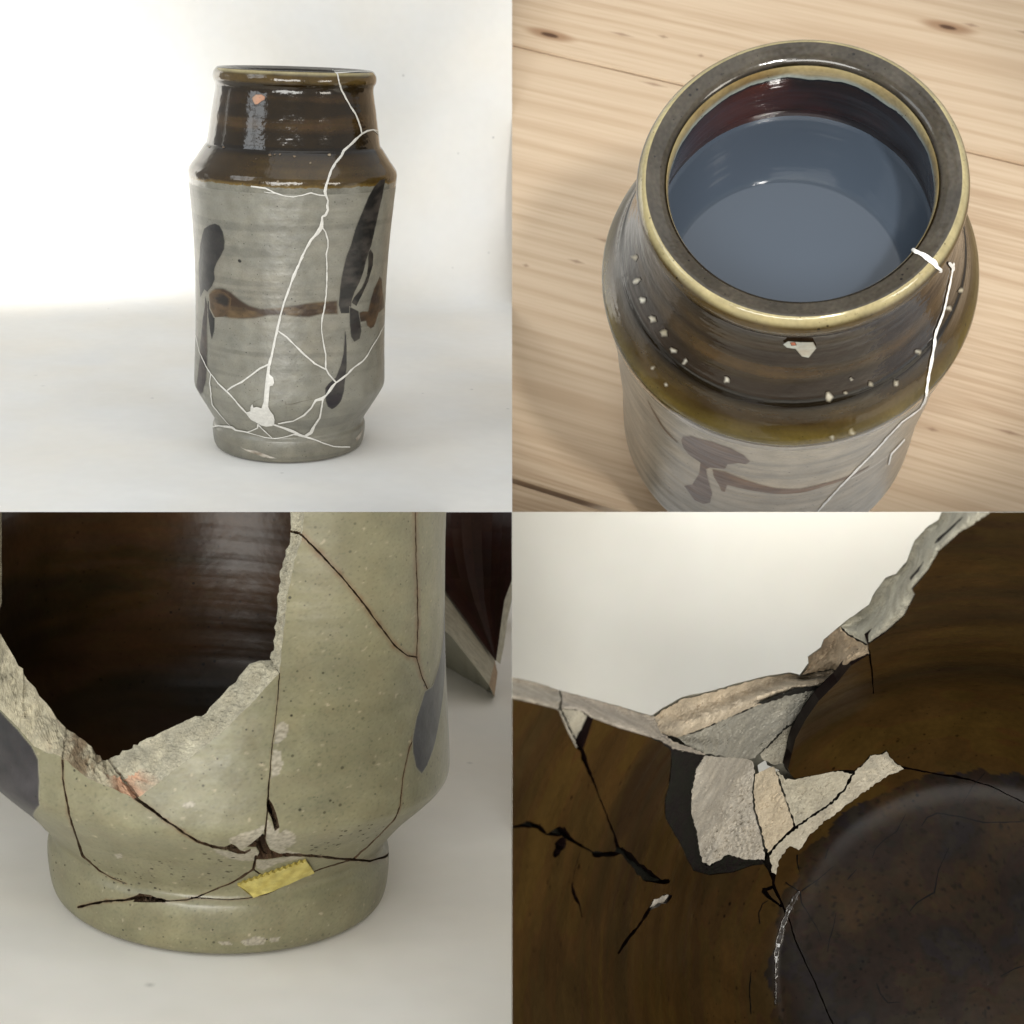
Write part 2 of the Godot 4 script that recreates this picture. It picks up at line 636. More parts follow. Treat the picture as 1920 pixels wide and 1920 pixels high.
func jar_color(L: Lathe, u: float, v: float) -> Color:
	var p := L.prof(v)
	var h := p.y
	var a := u * 0.01
	var inside := v > crest_v
	var streak := nz.get_noise_3d(sin(a) * 9.0, h * 170.0, cos(a) * 9.0)
	var cloud := nz.get_noise_3d(sin(a) * 40.0, h * 40.0 + 70.0, cos(a) * 40.0)
	if inside:
		var d := L.h[L.n] * 0.0 + (v - crest_v)
		var ragged := 3.0 * nz.get_noise_2d(u * 1.2, 31.0) + 1.0 * nz2.get_noise_2d(u * 0.8, 12.0)
		if d < 15.0:                       # the flat of the rim
			return rgb(60, 54, 44).lerp(rgb(82, 76, 66), clampf(0.5 + cloud * 0.9 + 0.5 * nz2.get_noise_2d(u * 5.0, d * 5.0), 0, 1)).lerp(rgb(30, 22, 12), smoothstep(11.5, 14.0, d))
		if dark_lip and d < 40.0:
			return rgb(58, 50, 38).lerp(rgb(40, 34, 26), clampf(0.5 + streak, 0, 1))
		if d < 26.0 + ragged:
			return rgb(172, 158, 118).lerp(rgb(120, 92, 48), clampf(0.35 + 1.1 * cloud + 0.4 * streak, 0, 1)).lerp(rgb(170, 178, 172), smoothstep(20.0 + ragged * 0.6, 25.0 + ragged, d))
		return rgb(44, 30, 26).lerp(rgb(92, 46, 32), clampf(0.3 + 1.3 * cloud + streak * 0.5, 0, 1)).lerp(rgb(18, 22, 26), 1.0 - smoothstep(0.0, 4.0, d - 26.0 - ragged))
	var hg := h_glaze(u)
	if h < hg:
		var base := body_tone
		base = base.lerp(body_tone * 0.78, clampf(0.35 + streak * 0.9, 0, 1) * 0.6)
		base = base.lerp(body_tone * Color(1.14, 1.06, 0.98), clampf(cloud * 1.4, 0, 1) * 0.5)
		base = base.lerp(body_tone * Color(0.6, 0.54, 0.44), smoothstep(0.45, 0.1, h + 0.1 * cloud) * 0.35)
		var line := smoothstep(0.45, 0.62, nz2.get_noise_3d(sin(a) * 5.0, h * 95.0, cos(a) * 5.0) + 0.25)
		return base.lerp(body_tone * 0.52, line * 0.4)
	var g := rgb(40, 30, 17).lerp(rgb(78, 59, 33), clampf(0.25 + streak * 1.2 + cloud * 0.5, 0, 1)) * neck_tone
	if h < 3.95:                           # the shoulder's glaze is thinner and more olive
		g = (rgb(56, 43, 23).lerp(rgb(86, 69, 37), clampf(0.3 + streak * 0.9 + cloud * 0.9, 0, 1)) * neck_tone).lerp(rgb(112, 98, 48), olive * smoothstep(3.72, 3.60, h + 0.06 * cloud))
		g = g.lerp(rgb(30, 23, 14), smoothstep(3.80, 3.90, h + 0.03 * cloud))
	g = g.lerp(rgb(112, 92, 48), 1.0 - smoothstep(0.0, 0.05, h - hg))
	var rim := smoothstep(4.64, 4.69, h + 0.012 * streak) * (1.0 - smoothstep(4.74, 4.80, h))
	g = g.lerp(rgb(96, 78, 40), rim * 0.7)
	g = g.lerp(rgb(196, 184, 140), smoothstep(4.755, 4.80, h + 0.016 * cloud) * 0.8)
	return g

var crest_v := 0.0
var jar: Lathe
var jar_a: Lathe
var jar_c: Lathe
var inner: Lathe
var inner_c: Lathe
var dark_lip := false
var neck_tone := Color(1, 1, 1)
var olive := 0.0
var body_tone := Color(0.225, 0.22, 0.186)

func build_lathes() -> void:
	var c := [Vector2(0.0, 0.03), Vector2(0.80, 0.03), Vector2(0.84, 0.0), Vector2(0.93, 0.0), Vector2(0.978, 0.03), Vector2(1.0, 0.10), Vector2(1.012, 0.22), Vector2(1.008, 0.30), Vector2(0.985, 0.35), Vector2(1.0, 0.40),
		Vector2(1.10, 0.58), Vector2(1.215, 0.78), Vector2(1.243, 0.845), Vector2(1.248, 0.92), Vector2(1.236, 1.25), Vector2(1.222, 1.7), Vector2(1.225, 2.3), Vector2(1.245, 2.8), Vector2(1.282, 3.3), Vector2(1.298, 3.5),
		Vector2(1.301, 3.57), Vector2(1.286, 3.625), Vector2(1.20, 3.745), Vector2(1.10, 3.89), Vector2(1.077, 3.915), Vector2(1.072, 3.94), Vector2(1.063, 3.98), Vector2(1.01, 4.32), Vector2(0.975, 4.52), Vector2(0.968, 4.585), Vector2(0.975, 4.63),
		Vector2(0.993, 4.665), Vector2(1.0, 4.71), Vector2(0.992, 4.76), Vector2(0.965, 4.80), Vector2(0.94, 4.8157), Vector2(0.90, 4.806), Vector2(0.835, 4.78), Vector2(0.805, 4.74), Vector2(0.80, 4.66), Vector2(0.815, 4.52), Vector2(0.86, 4.3),
		Vector2(0.92, 4.0), Vector2(1.08, 3.65), Vector2(1.10, 3.4), Vector2(1.07, 2.4), Vector2(1.08, 0.95), Vector2(0.9, 0.5), Vector2(0.8, 0.38), Vector2(0.6, 0.35), Vector2(0.0, 0.34)]
	var flare := []
	for q: Vector2 in c:
		flare.append(Vector2(q.x * (0.985 if q.x > 1.2 and q.y > 2.5 else 1.0) + (0.045 * exp(-pow((q.y - 3.93) / 0.13, 2.0)) if q.x > 1.0 and q.y > 3.72 and q.y < 4.4 else 0.0), q.y))
	jar = Lathe.new(flare)
	jar.wob = 0.006
	jar.noise = nz
	jar_a = Lathe.new(c)
	jar_a.wob = 0.0035
	jar_a.noise = nz
	jar_a.skew = 0.0375                    # the mended jar leans a little, as thrown pots do
	jar_a.pivot = 4.8157
	var wide := []
	for q: Vector2 in c:
		wide.append(Vector2(q.x * (1.0 + 0.11 * smoothstep(0.4, 0.85, q.y)), q.y))
	jar_c = Lathe.new(wide)
	jar_c.wob = 0.0022
	jar_c.noise = nz
	jar_c.skew = -0.1
	jar_c.pivot = 0.3
	crest_v = jar.v_at_h(4.815)
	inner = Lathe.new([Vector2(0.0, 0.36), Vector2(0.45, 0.363), Vector2(0.70, 0.385), Vector2(0.79, 0.41), Vector2(0.85, 0.47), Vector2(0.93, 0.60), Vector2(1.03, 0.80), Vector2(1.065, 0.92), Vector2(1.075, 1.1), Vector2(1.06, 1.7), Vector2(1.065, 2.4), Vector2(1.10, 3.2), Vector2(1.13, 4.4)], -1.0)
	inner.wob = 0.006
	inner.noise = nz
	inner_c = Lathe.new([Vector2(0.0, 0.36), Vector2(0.45, 0.36), Vector2(0.70, 0.37), Vector2(0.80, 0.40), Vector2(0.86, 0.46), Vector2(0.93, 0.58), Vector2(1.10, 0.80), Vector2(1.18, 0.92), Vector2(1.235, 1.1), Vector2(1.225, 1.7), Vector2(1.23, 2.4), Vector2(1.25, 3.2), Vector2(1.28, 4.4)], -1.0)
	inner_c.wob = 0.006
	inner_c.noise = nz
	inner_c.skew = -0.1
	inner_c.pivot = 0.3

# ------------------------------------------------------------------ camera, light
func light(called: String, at: Vector3, to: Vector3, size: Vector2, energy: float, color: Color) -> void:   # camera-side places, metres
	var l := AreaLight3D.new()
	l.name = called
	l.area_size = size
	l.area_normalize_energy = true
	l.light_energy = energy
	l.light_color = color
	l.area_range = 6.0
	l.shadow_enabled = true
	add_child(l)
	var a := cam_w * at
	l.look_at_from_position(a, cam_w * to, cam_w.basis.y)

func _ready() -> void:
	nz.seed = 5
	nz.frequency = 0.02
	nz.fractal_octaves = 4
	nz2.seed = 17
	nz2.frequency = 0.05
	nz2.fractal_octaves = 2
	rng.seed = 4
	# --- camera
	var ra := turn(19.8, -2.15)
	var pa := Vector3(-2.6694, 5.4713, -16.446) + ra * Vector3(0, -4.8157, 0)
	cam_w = Transform3D(ra.inverse(), -(ra.inverse() * pa) * size_of.A)
	bay.A = Transform3D()
	var rb := turn(71.4, 23.1)
	bay.B = cam_w * Transform3D(rb, (Vector3(1.748, 2.036, -8.05) + rb * Vector3(0, -4.8157, 0)) * size_of.B)
	bay.C = cam_w * Transform3D(turn(7.3, -6.2), Vector3(-1.793, -2.264, -8.154) * size_of.C)
	var dd := ray(Vector2(1850, 1850))
	var up := -dd.normalized()
	var xx := -(Vector3.RIGHT - up * up.x).normalized()
	var rd := Basis(xx, up, xx.cross(up))
	bay.D = cam_w * Transform3D(rd, (dd * 5.2 - up * 0.36) * size_of.D)
	var cam := Camera3D.new()
	cam.name = "camera"
	cam.fov = 42.02
	cam.near = 0.02
	cam.far = 30.0
	add_child(cam)
	cam.transform = cam_w
	cam.current = true
	var lens := CameraAttributesPhysical.new()
	lens.frustum_focal_length = 31.25
	lens.frustum_near = 0.02
	lens.frustum_far = 30.0
	lens.frustum_focus_distance = 0.74
	lens.exposure_aperture = 14.0
	cam.attributes = lens
	var env := Environment.new()
	env.background_mode = Environment.BG_COLOR
	env.background_color = Color(0.72, 0.722, 0.718)
	env.tonemap_mode = Environment.TONE_MAPPER_LINEAR
	env.tonemap_exposure = 1.1
	env.sdfgi_enabled = true
	env.ssao_enabled = true
	env.ssil_enabled = true
	var we := WorldEnvironment.new()
	we.name = "environment"
	we.environment = env
	add_child(we)
	# --- lamps and added fills (places given from the lens: right, up, towards the viewer)
	light("left_window_light", Vector3(-0.78, 0.42, -0.06), Vector3(-0.12, 0.17, -0.74), Vector2(0.45, 0.6), 0.33, Color(0.95, 0.98, 1.0))
	light("top_window_light", Vector3(0.30, 1.15, 0.35), Vector3(0.17, 0.2, -0.74), Vector2(1.7, 1.3), 0.55, Color(0.985, 0.995, 1.0))
	light("right_lamp_light", Vector3(0.95, -0.16, 0.05), Vector3(0.0, -0.22, -0.74), Vector2(0.4, 0.3), 0.45, Color(1.0, 0.97, 0.92))
	light("front_fill_light", Vector3(-0.14, -0.22, 0.36), Vector3(0.03, -0.22, -0.74), Vector2(0.75, 0.36), 1.05, Color(1.0, 0.995, 0.975))  # added fill for the lower bays, no lamp stands there
	var lamp := SpotLight3D.new()
	lamp.name = "table_fill_spot"  # added spot that brightens only the plank table bay
	lamp.spot_angle = 12.0
	lamp.spot_angle_attenuation = 0.35
	lamp.light_size = 0.04
	lamp.light_energy = 0.75
	lamp.light_color = Color(1.0, 0.985, 0.96)
	lamp.spot_range = 6.0
	lamp.shadow_enabled = true
	add_child(lamp)
	lamp.look_at_from_position(cam_w * Vector3(0.26, 0.12, 0.30), cam_w * Vector3(0.22, 0.215, -0.80), cam_w.basis.y)
	var sun := SpotLight3D.new()
	sun.name = "low_sun_light"
	sun.spot_angle = 30.0
	sun.spot_angle_attenuation = 0.2
	sun.light_size = 0.11
	sun.light_energy = 4.0
	sun.light_color = Color(1.0, 0.99, 0.97)
	sun.spot_range = 6.0
	sun.shadow_enabled = true
	add_child(sun)
	sun.look_at_from_position(cam_w * Vector3(-1.45, 0.75, -0.55), cam_w * Vector3(-0.99, 0.33, -1.42), Vector3.UP)
	build_lathes()
	materials()
	setting()
	bay_a()
	bay_b()
	bay_c()
	bay_d()

# ------------------------------------------------------------------ the setting
func sheet(mb: Mb, line: Array, x0: float, x1: float, nx: int, amp: float, freq: float, col: Color) -> void:   # a paper that follows a side line of (height, depth)
	var dense := PackedVector2Array()
	for i in line.size() - 1:
		var n := maxi(1, int((line[i + 1] - line[i]).length() / 0.25))
		for k in n:
			dense.append(line[i].lerp(line[i + 1], k / float(n)))
	dense.append(line[line.size() - 1])
	var base := mb.v.size()
	var place := func(i: int, j: int) -> Vector3:
		var j0 := maxi(j - 1, 0)
		var j1 := mini(j + 1, dense.size() - 1)
		var t := (dense[j1] - dense[j0]).normalized()
		var x := lerpf(x0, x1, i / float(nx))
		var w := amp * (nz.get_noise_2d(x * freq, dense[j].y * freq + dense[j].x * freq) )
		return Vector3(x, dense[j].x + absf(t.y) * w, dense[j].y + absf(t.x) * w)
	for j in dense.size():
		for i in nx + 1:
			var a: Vector3 = place.call(maxi(i - 1, 0), j)
			var b: Vector3 = place.call(mini(i + 1, nx), j)
			var c: Vector3 = place.call(i, maxi(j - 1, 0))
			var d: Vector3 = place.call(i, mini(j + 1, dense.size() - 1))
			var n := (b - a).cross(d - c).normalized()
			mb.put(place.call(i, j), n if n.y + n.z > 0 else -n, col)
	for j in dense.size() - 1:
		for i in nx:
			var a := base + j * (nx + 1) + i
			mb.tri(a, a + 1, a + nx + 2)
			mb.tri(a, a + nx + 2, a + nx + 1)

func sweep(front: float, back: float, r: float, top: float) -> Array:
	var line := [Vector2(0, front), Vector2(0, back + r)]
	for k in range(1, 13):
		var a := k / 12.0 * PI / 2
		line.append(Vector2(r - r * cos(a), back + r - r * sin(a)))
	line.append(Vector2(top, back))
	return line

func setting() -> void:
	# the white sweep behind the mended jar
	var zb := on_plane("A", Vector2(300, 545), 0.0).z
	var mb := Mb.new()
	sheet(mb, sweep(14.0, zb - 2.2, 3.2, 22.0), -22.0, 14.0, 130, 0.02, 7.0, rgb(226, 226, 224))
	mb.clip(seams("A"))
	single("paper_backdrop", mb, M.paperA, bay.A, size_of.A, "white paper sweep under and behind the mended jar", "structure")
	mb = Mb.new()
	sheet(mb, sweep(7.0, -14.0, 3.0, 14.0), -9.0, 12.0, 90, 0.012, 9.0, rgb(232, 229, 222))
	mb.clip(seams("C"))
	single("paper_ground", mb, M.paperC, bay.C, size_of.C, "white paper under the broken jar and the loose sherd", "structure")
	mb = Mb.new()
	sheet(mb, [Vector2(0.0, 6.0), Vector2(0.0, -8.0)], -8.0, 8.0, 60, 0.012, 9.0, rgb(240, 238, 231))
	mb.clip(seams("D"))
	single("paper_ground", mb, M.paperD, bay.D, size_of.D, "white paper under the jar seen from above", "structure")
	flag_and_sash()

func flag_and_sash() -> void:   # unseen flag board added to cut the sun patch below, and the window sash
	var lamp := Vector3(-1.45, 0.75, -0.55)
	var wall := func(p: Vector2) -> Vector3:
		return cam_w.affine_inverse() * (on_plane("A", p, 0.6) * size_of.A)
	var f := 0.5
	var w3: Vector3 = lamp.lerp(wall.call(Vector2(-900, 520)), f)
	var w4: Vector3 = lamp.lerp(wall.call(Vector2(700, 560)), f)
	var mb := Mb.new()
	var thick := Vector3(0, 0, 0.01)
	var o := thing("sun_flag_board", "white flag board added out of frame left that ends the sun patch below", "flag board", cam_w)  # added unseen board that shapes the light, not part of a window
	var s := [w3, w4, w4 + Vector3(0, -0.6, 0.1), w3 + Vector3(0, -0.6, 0.1)]
	mb.quad(s[0], s[1], s[2], s[3], rgb(220, 220, 218), Vector3(0, 0, 1))
	mb.quad(s[0] - thick, s[1] - thick, s[2] - thick, s[3] - thick, rgb(220, 220, 218), Vector3(0, 0, -1))
	for e in 4:
		mb.quad(s[e], s[(e + 1) % 4], s[(e + 1) % 4] - thick, s[e] - thick, rgb(220, 220, 218))
	part("board", mb, M.board, o, 1.0)
	# the sash in front of the left window, mirrored in the jar's neck
	var wt := Transform3D(Basis(), cam_w * Vector3(-0.78, 0.42, -0.06))
	wt = wt.looking_at(cam_w * Vector3(-0.12, 0.17, -0.74), cam_w.basis.y)
	var w := thing("window_sash", "grey window sash with crossing bars out of frame left", "window frame", wt)
	for r in [[-0.235, -0.31, -0.215, 0.31], [0.215, -0.31, 0.235, 0.31], [-0.215, 0.29, 0.215, 0.31], [-0.215, -0.31, 0.215, -0.29], [-0.012, -0.29, 0.012, 0.29]]:
		mb = Mb.new()
		mb.box(Vector3(r[0], r[1], -0.04), Vector3(r[2], r[3], -0.015), rgb(120, 120, 120))
		part("frame_bar", mb, M.board, w, 1.0)
	for y in [-0.1, 0.1]:
		mb = Mb.new()
		mb.box(Vector3(-0.214, y - 0.011, -0.037), Vector3(0.214, y + 0.011, -0.018), rgb(120, 120, 120))
		part("cross_bar", mb, M.board, w, 1.0)

# ------------------------------------------------------------------ bay A: the mended jar
const AX1 := [340.0, 100.0, 0.21875]
const AX2 := [340.0, 480.0, 0.21875]

func paint(o: Node3D, b: String, L: Lathe, called: String, list: Array, fr: Array, dark: Color, pale: Color, soft: float, cell: float, off: float, label := "", body := true) -> void:
	var uv := to_uv(b, L, px(list, fr[0], fr[1], fr[2]))
	var mb := Mb.new()
	var col := func(u: float, v: float) -> Color:
		var e := edge_gap(uv, Vector2(u, v))
		var under := jar_color(L, u, v) if body else pale
		var n := 0.5 * nz2.get_noise_2d(u * 0.7, v * 1.6) + 0.8 * nz.get_noise_2d(u * 1.2, v * 1.6)
		var c := dark.lerp(pale, clampf(0.3 + n * 1.5, 0, 1))
		return under.lerp(c, smoothstep(0.0, soft, e))
	patch(mb, L, uv, Vector2(cell, cell), off, col)
	if b in "BC":
		mb.clip(seams(b))
	part(called, mb, M["glaze" + b], o, size_of[b], label)

func bay_a() -> void:
	var b := "A"
	dark_lip = true
	var o := thing("mended_jar", "mended grey jar with dark neck and silver seams on white paper", "jar", bay.A)
	var mb := Mb.new()
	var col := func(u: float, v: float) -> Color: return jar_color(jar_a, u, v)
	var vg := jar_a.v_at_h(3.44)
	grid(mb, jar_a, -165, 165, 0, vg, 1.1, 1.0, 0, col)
	grid(mb, jar_a, 165, 463.3185, 0, vg, 6.0, 3.0, 0, col)
	part("body", mb, M.glazeA, o, size_of.A)
	mb = Mb.new()
	grid(mb, jar_a, -165, 165, vg, crest_v + 60, 1.1, 0.6, 0, col)
	grid(mb, jar_a, 165, 463.3185, vg, crest_v + 60, 4.0, 0.8, 0, col)
	part("neck", mb, M.darkA, o, size_of.A)
	mb = Mb.new()
	grid(mb, jar_a, -314.159, 314.159, crest_v + 60, jar_a.total, 8.0, 6.0, 0, col)
	part("inside_wall", mb, M.darkA, o, size_of.A)
	# iron brush strokes
	var ink := rgb(24, 23, 24)
	var ink2 := rgb(46, 41, 38)
	paint(o, b, jar_a, "brush_stroke", [225, 2117, 290, 2137, 290, 2257, 285, 2377, 262, 2462, 245, 2377, 230, 2257], AX1, ink, ink2, 0.6, 0.9, 0.0012)
	paint(o, b, jar_a, "brush_stroke", [230, 320, 255, 285, 290, 265, 360, 265, 430, 300, 500, 360, 580, 410, 680, 440, 830, 435, 950, 415, 1060, 395, 1200, 380, 1350, 370, 1355, 510, 1200, 510, 1100, 535, 1000, 535, 900, 515, 760, 520, 640, 545, 520, 550, 420, 545, 340, 525, 280, 530, 240, 450], AX2, rgb(56, 42, 28), rgb(104, 84, 56), 3.6, 0.9, 0.0018, "brown horizontal brush stroke with soft edges")
	paint(o, b, jar_a, "brush_stroke", [240, 330, 300, 300, 370, 310, 430, 360, 420, 450, 360, 520, 290, 525, 250, 440], AX2, rgb(36, 30, 26), rgb(84, 66, 44), 5.0, 0.9, 0.0024, "", false)
	paint(o, b, jar_a, "brush_stroke", [175, 1570, 195, 1500, 240, 1470, 290, 1455, 330, 1475, 360, 1530, 375, 1610, 370, 1680, 340, 1740, 310, 1790, 290, 1840, 285, 1870, 290, 1937, 265, 1997, 225, 2047, 200, 2027, 165, 2097, 150, 1937, 148, 1797, 155, 1750, 160, 1650], AX1, ink, rgb(46, 43, 42), 0.9, 0.9, 0.0030, "black brush stroke with a round head")
	paint(o, b, jar_a, "brush_stroke", [205, 330, 228, 420, 222, 640, 225, 900, 215, 1060, 190, 1170, 170, 1190, 130, 1120, 140, 1030, 160, 880, 165, 740, 185, 540, 200, 440], AX2, rgb(44, 38, 36), rgb(70, 58, 52), 0.8, 0.9, 0.0034)
	paint(o, b, jar_a, "brush_stroke", [1560, 1330, 1600, 1230, 1650, 1140, 1700, 1085, 1748, 1070, 1720, 1240, 1690, 1370, 1660, 1510, 1630, 1640, 1590, 1760, 1560, 1880, 1530, 1960, 1490, 2040, 1465, 2110, 1450, 2230, 1365, 2232, 1345, 2160, 1360, 1990, 1375, 1890, 1410, 1740, 1450, 1640, 1490, 1500, 1530, 1400], AX1, rgb(26, 25, 25), rgb(62, 58, 55), 0.9, 0.9, 0.0030, "long black brush stroke down the right side")
	paint(o, b, jar_a, "brush_stroke", [1440, 430, 1520, 470, 1535, 560, 1545, 640, 1530, 710, 1480, 740, 1450, 690, 1440, 580], AX2, rgb(30, 28, 28), rgb(54, 50, 48), 0.9, 0.9, 0.0036)
	paint(o, b, jar_a, "brush_stroke", [1600, -30, 1620, -60, 1645, -20, 1640, 80, 1600, 220, 1555, 320, 1500, 430, 1455, 400, 1480, 350, 1540, 280, 1590, 170, 1600, 60], AX2, rgb(28, 27, 27), rgb(58, 54, 50), 0.3, 0.8, 0.0040)
	paint(o, b, jar_a, "brush_stroke", [1700, 170, 1720, 200, 1725, 300, 1740, 440, 1690, 490, 1670, 560, 1650, 610, 1620, 625, 1590, 600, 1580, 560, 1530, 570, 1520, 480, 1560, 470, 1600, 470, 1620, 380, 1650, 280], AX2, rgb(52, 42, 34), rgb(88, 68, 48), 1.2, 0.9, 0.0026, "brown fin-shaped brush stroke at the right edge")
	paint(o, b, jar_a, "brush_stroke", [1400, 620, 1415, 680, 1420, 800, 1420, 950, 1405, 1060, 1395, 1160, 1370, 1240, 1330, 1290, 1290, 1315, 1250, 1290, 1230, 1240, 1230, 1130, 1260, 1090, 1320, 1040, 1360, 940, 1385, 840, 1395, 720], AX2, rgb(34, 33, 34), rgb(60, 56, 54), 0.9, 0.9, 0.0030, "dark drop-shaped brush stroke")
	paint(o, b, jar_a, "ink_dot", [480, 1770, 492, 1762, 506, 1765, 518, 1778, 516, 1792, 500, 1798, 486, 1788], AX1, rgb(30, 29, 28), rgb(40, 38, 36), 0.6, 0.8, 0.003)
	paint(o, b, jar_a, "glaze_chip", [605, 380, 640, 350, 690, 350, 722, 370, 715, 400, 690, 412, 655, 440, 630, 440, 612, 410], AX1, rgb(176, 128, 98), rgb(150, 128, 108), 1.0, 0.8, 0.003, "orange bare spot under the rim")
	paint(o, b, jar_a, "hairline", [690, 1215, 640, 1235, 590, 1275, 594, 1281, 645, 1243, 692, 1222], AX2, rgb(90, 86, 76), rgb(110, 106, 94), 0.5, 0.8, 0.003)
	paint(o, b, jar_a, "hairline", [885, 1240, 895, 1290, 892, 1390, 899, 1390, 903, 1290, 895, 1275, 960, 1272, 1040, 1248, 1130, 1230, 1130, 1223, 1035, 1240, 950, 1263, 900, 1268, 893, 1240], AX2, rgb(92, 88, 78), rgb(110, 106, 94), 0.5, 0.8, 0.003)
	# pits where the glaze boiled
	var k := 0
	for q in [[875, 785, 14], [760, 872, 22], [800, 868, 16], [845, 868, 18], [970, 885, 20], [1105, 940, 17], [1265, 872, 22], [240, 800, 17], [360, 805, 18], [740, 1105, 14], [825, 1100, 20], [1125, 1172, 10], [640, 905, 9], [1010, 1055, 9]]:
		var ring := []
		for e in 9:
			var w: float = q[2] * (0.75 + 0.35 * nz2.get_noise_2d(q[0] + e * 40.0, q[1]))
			ring += [q[0] + cos(e * TAU / 9) * w, q[1] + sin(e * TAU / 9) * w * 0.8]
		paint(o, b, jar_a, "glaze_pit_glint", ring, AX1, rgb(150, 138, 118), rgb(120, 100, 78), 1.2, 0.7, 0.004)
	paint(o, b, jar_a, "pale_streak", [500, 1605, 520, 1640, 560, 1655, 640, 1665, 720, 1695, 770, 1715, 835, 1735, 760, 1735, 700, 1725, 640, 1700, 560, 1672, 512, 1645], AX2, rgb(196, 190, 180), rgb(120, 108, 92), 1.2, 0.8, 0.004)  # pale streaks at the foot
	paint(o, b, jar_a, "pale_streak", [1490, 1560, 1520, 1530, 1550, 1480, 1555, 1500, 1530, 1560, 1500, 1595], AX2, rgb(180, 172, 160), rgb(130, 116, 98), 1.0, 0.8, 0.004)
	# silver seams
	var seams_a := [
		[AX1, 1298, 148, 10, 1310, 158, 12, 1335, 180, 15, 1350, 250, 18, 1375, 320, 18, 1410, 390, 18, 1450, 460, 20, 1490, 520, 22, 1515, 580, 20, 1535, 640, 17, 1545, 690, 14],
		[AX1, 1692, 670, 12, 1640, 655, 24, 1590, 665, 24, 1545, 690, 22, 1490, 740, 28, 1440, 790, 34, 1395, 830, 34, 1370, 880, 28, 1320, 940, 32, 1285, 1000, 30, 1260, 1070, 28, 1240, 1130, 30, 1230, 1180, 34, 1235, 1210, 34],
		[AX1, 1640, 655, 12, 1682, 690, 9, 1696, 725, 7],
		[AX1, 600, 1140, 14, 720, 1155, 18, 800, 1195, 14, 880, 1220, 13, 960, 1230, 13, 1040, 1215, 13, 1110, 1195, 14, 1170, 1212, 15, 1235, 1218, 16],
		[AX1, 710, 1187, 9, 760, 1195, 12, 805, 1198, 14],
		[AX1, 1235, 1210, 32, 1255, 1260, 26, 1248, 1310, 30, 1255, 1340, 42, 1235, 1385, 34, 1205, 1400, 30, 1205, 1440, 28, 1198, 1490, 44, 1165, 1540, 44, 1110, 1600, 32, 1065, 1680, 26, 1020, 1770, 25, 990, 1850, 25, 965, 1920, 25],
		[AX2, 1040, 5, 26, 965, 160, 28, 920, 290, 26, 880, 400, 25, 850, 510, 26, 825, 620, 25, 800, 730, 25, 775, 860, 28, 755, 930, 32, 745, 970, 26],
		[AX1, 1205, 1490, 20, 1235, 1530, 18, 1255, 1600, 16, 1255, 1660, 18, 1240, 1720, 16, 1245, 1800, 16, 1245, 1900, 16],
		[AX2, 1245, 140, 16, 1245, 200, 16, 1240, 330, 16, 1225, 440, 18, 1205, 540, 18, 1200, 620, 16, 1215, 740, 18, 1235, 840, 17, 1235, 960, 20, 1260, 1010, 20, 1320, 1080, 18],
		[AX2, 830, 640, 18, 900, 690, 20, 980, 770, 20, 1060, 850, 21, 1140, 920, 20, 1235, 970, 22],
		[AX2, 745, 930, 20, 680, 960, 20, 600, 1020, 20, 520, 1080, 20, 440, 1120, 19, 400, 1150, 18],
		[AX2, 130, 680, 7, 160, 820, 9, 215, 940, 12, 260, 1010, 14, 320, 1090, 15, 400, 1165, 18, 470, 1240, 18, 530, 1310, 19, 570, 1350, 20, 600, 1390, 20],
		[AX2, 260, 1010, 10, 248, 1090, 11, 262, 1180, 12, 270, 1270, 11, 330, 1350, 8, 390, 1420, 6, 420, 1450, 5],
		[AX2, 1735, 590, 7, 1690, 680, 10, 1640, 760, 12, 1590, 850, 15, 1550, 900, 17, 1480, 950, 20, 1420, 1010, 22, 1370, 1050, 22, 1320, 1085, 26, 1290, 1120, 28, 1240, 1190, 28, 1205, 1220, 34, 1150, 1235, 27, 1110, 1300, 24, 1050, 1360, 22, 960, 1410, 17, 830, 1435, 12],
		[AX2, 1210, 1225, 24, 1200, 1290, 18, 1185, 1380, 20, 1140, 1450, 24, 1110, 1510, 38, 1060, 1540, 30],
		[AX2, 790, 1440, 30, 880, 1470, 28, 960, 1500, 28, 1010, 1530, 36, 1070, 1550, 26, 1140, 1575, 18, 1220, 1605, 16, 1300, 1630, 14, 1370, 1635, 20, 1440, 1635, 16],
		[AX2, 275, 1470, 12, 330, 1455, 16, 390, 1458, 28, 440, 1465, 30, 470, 1490, 18, 560, 1505, 14, 640, 1530, 10, 720, 1555, 10, 800, 1565, 10, 880, 1550, 12, 960, 1525, 20, 1010, 1530, 22],
		[AX2, 660, 1440, 24, 655, 1470, 14, 600, 1495, 12, 560, 1508, 12],
		[AX2, 670, 1450, 16, 720, 1500, 12, 775, 1555, 11]]
	var off := 0.006
	var silver := rgb(186, 184, 178)
	for s in seams_a:
		var fr: Array = s[0]
		var uv := to_uv(b, jar_a, ribbon(s.slice(1), fr[0], fr[1], fr[2], 0.3, 0.64))
		mb = Mb.new()
		bead(mb, jar_a, uv, 0.55, off, 0.004, 1.1, silver)
		part("silver_seam", mb, M.silverA, o, size_of.A)
		off += 0.0004
	mb = Mb.new()
	bead(mb, jar_a, to_uv(b, jar_a, px([740, 950, 765, 950, 758, 1010, 790, 1040, 798, 1085, 785, 1108, 760, 1115, 755, 1180, 748, 1290, 765, 1325, 790, 1355, 800, 1395, 797, 1440, 780, 1452, 730, 1458, 680, 1445, 640, 1420, 600, 1400, 570, 1360, 555, 1335, 595, 1325, 597, 1290, 612, 1265, 622, 1295, 650, 1288, 690, 1300, 708, 1250, 718, 1130, 730, 1020], AX2[0], AX2[1], AX2[2])), 0.7, off, 0.009, 3.0, silver)
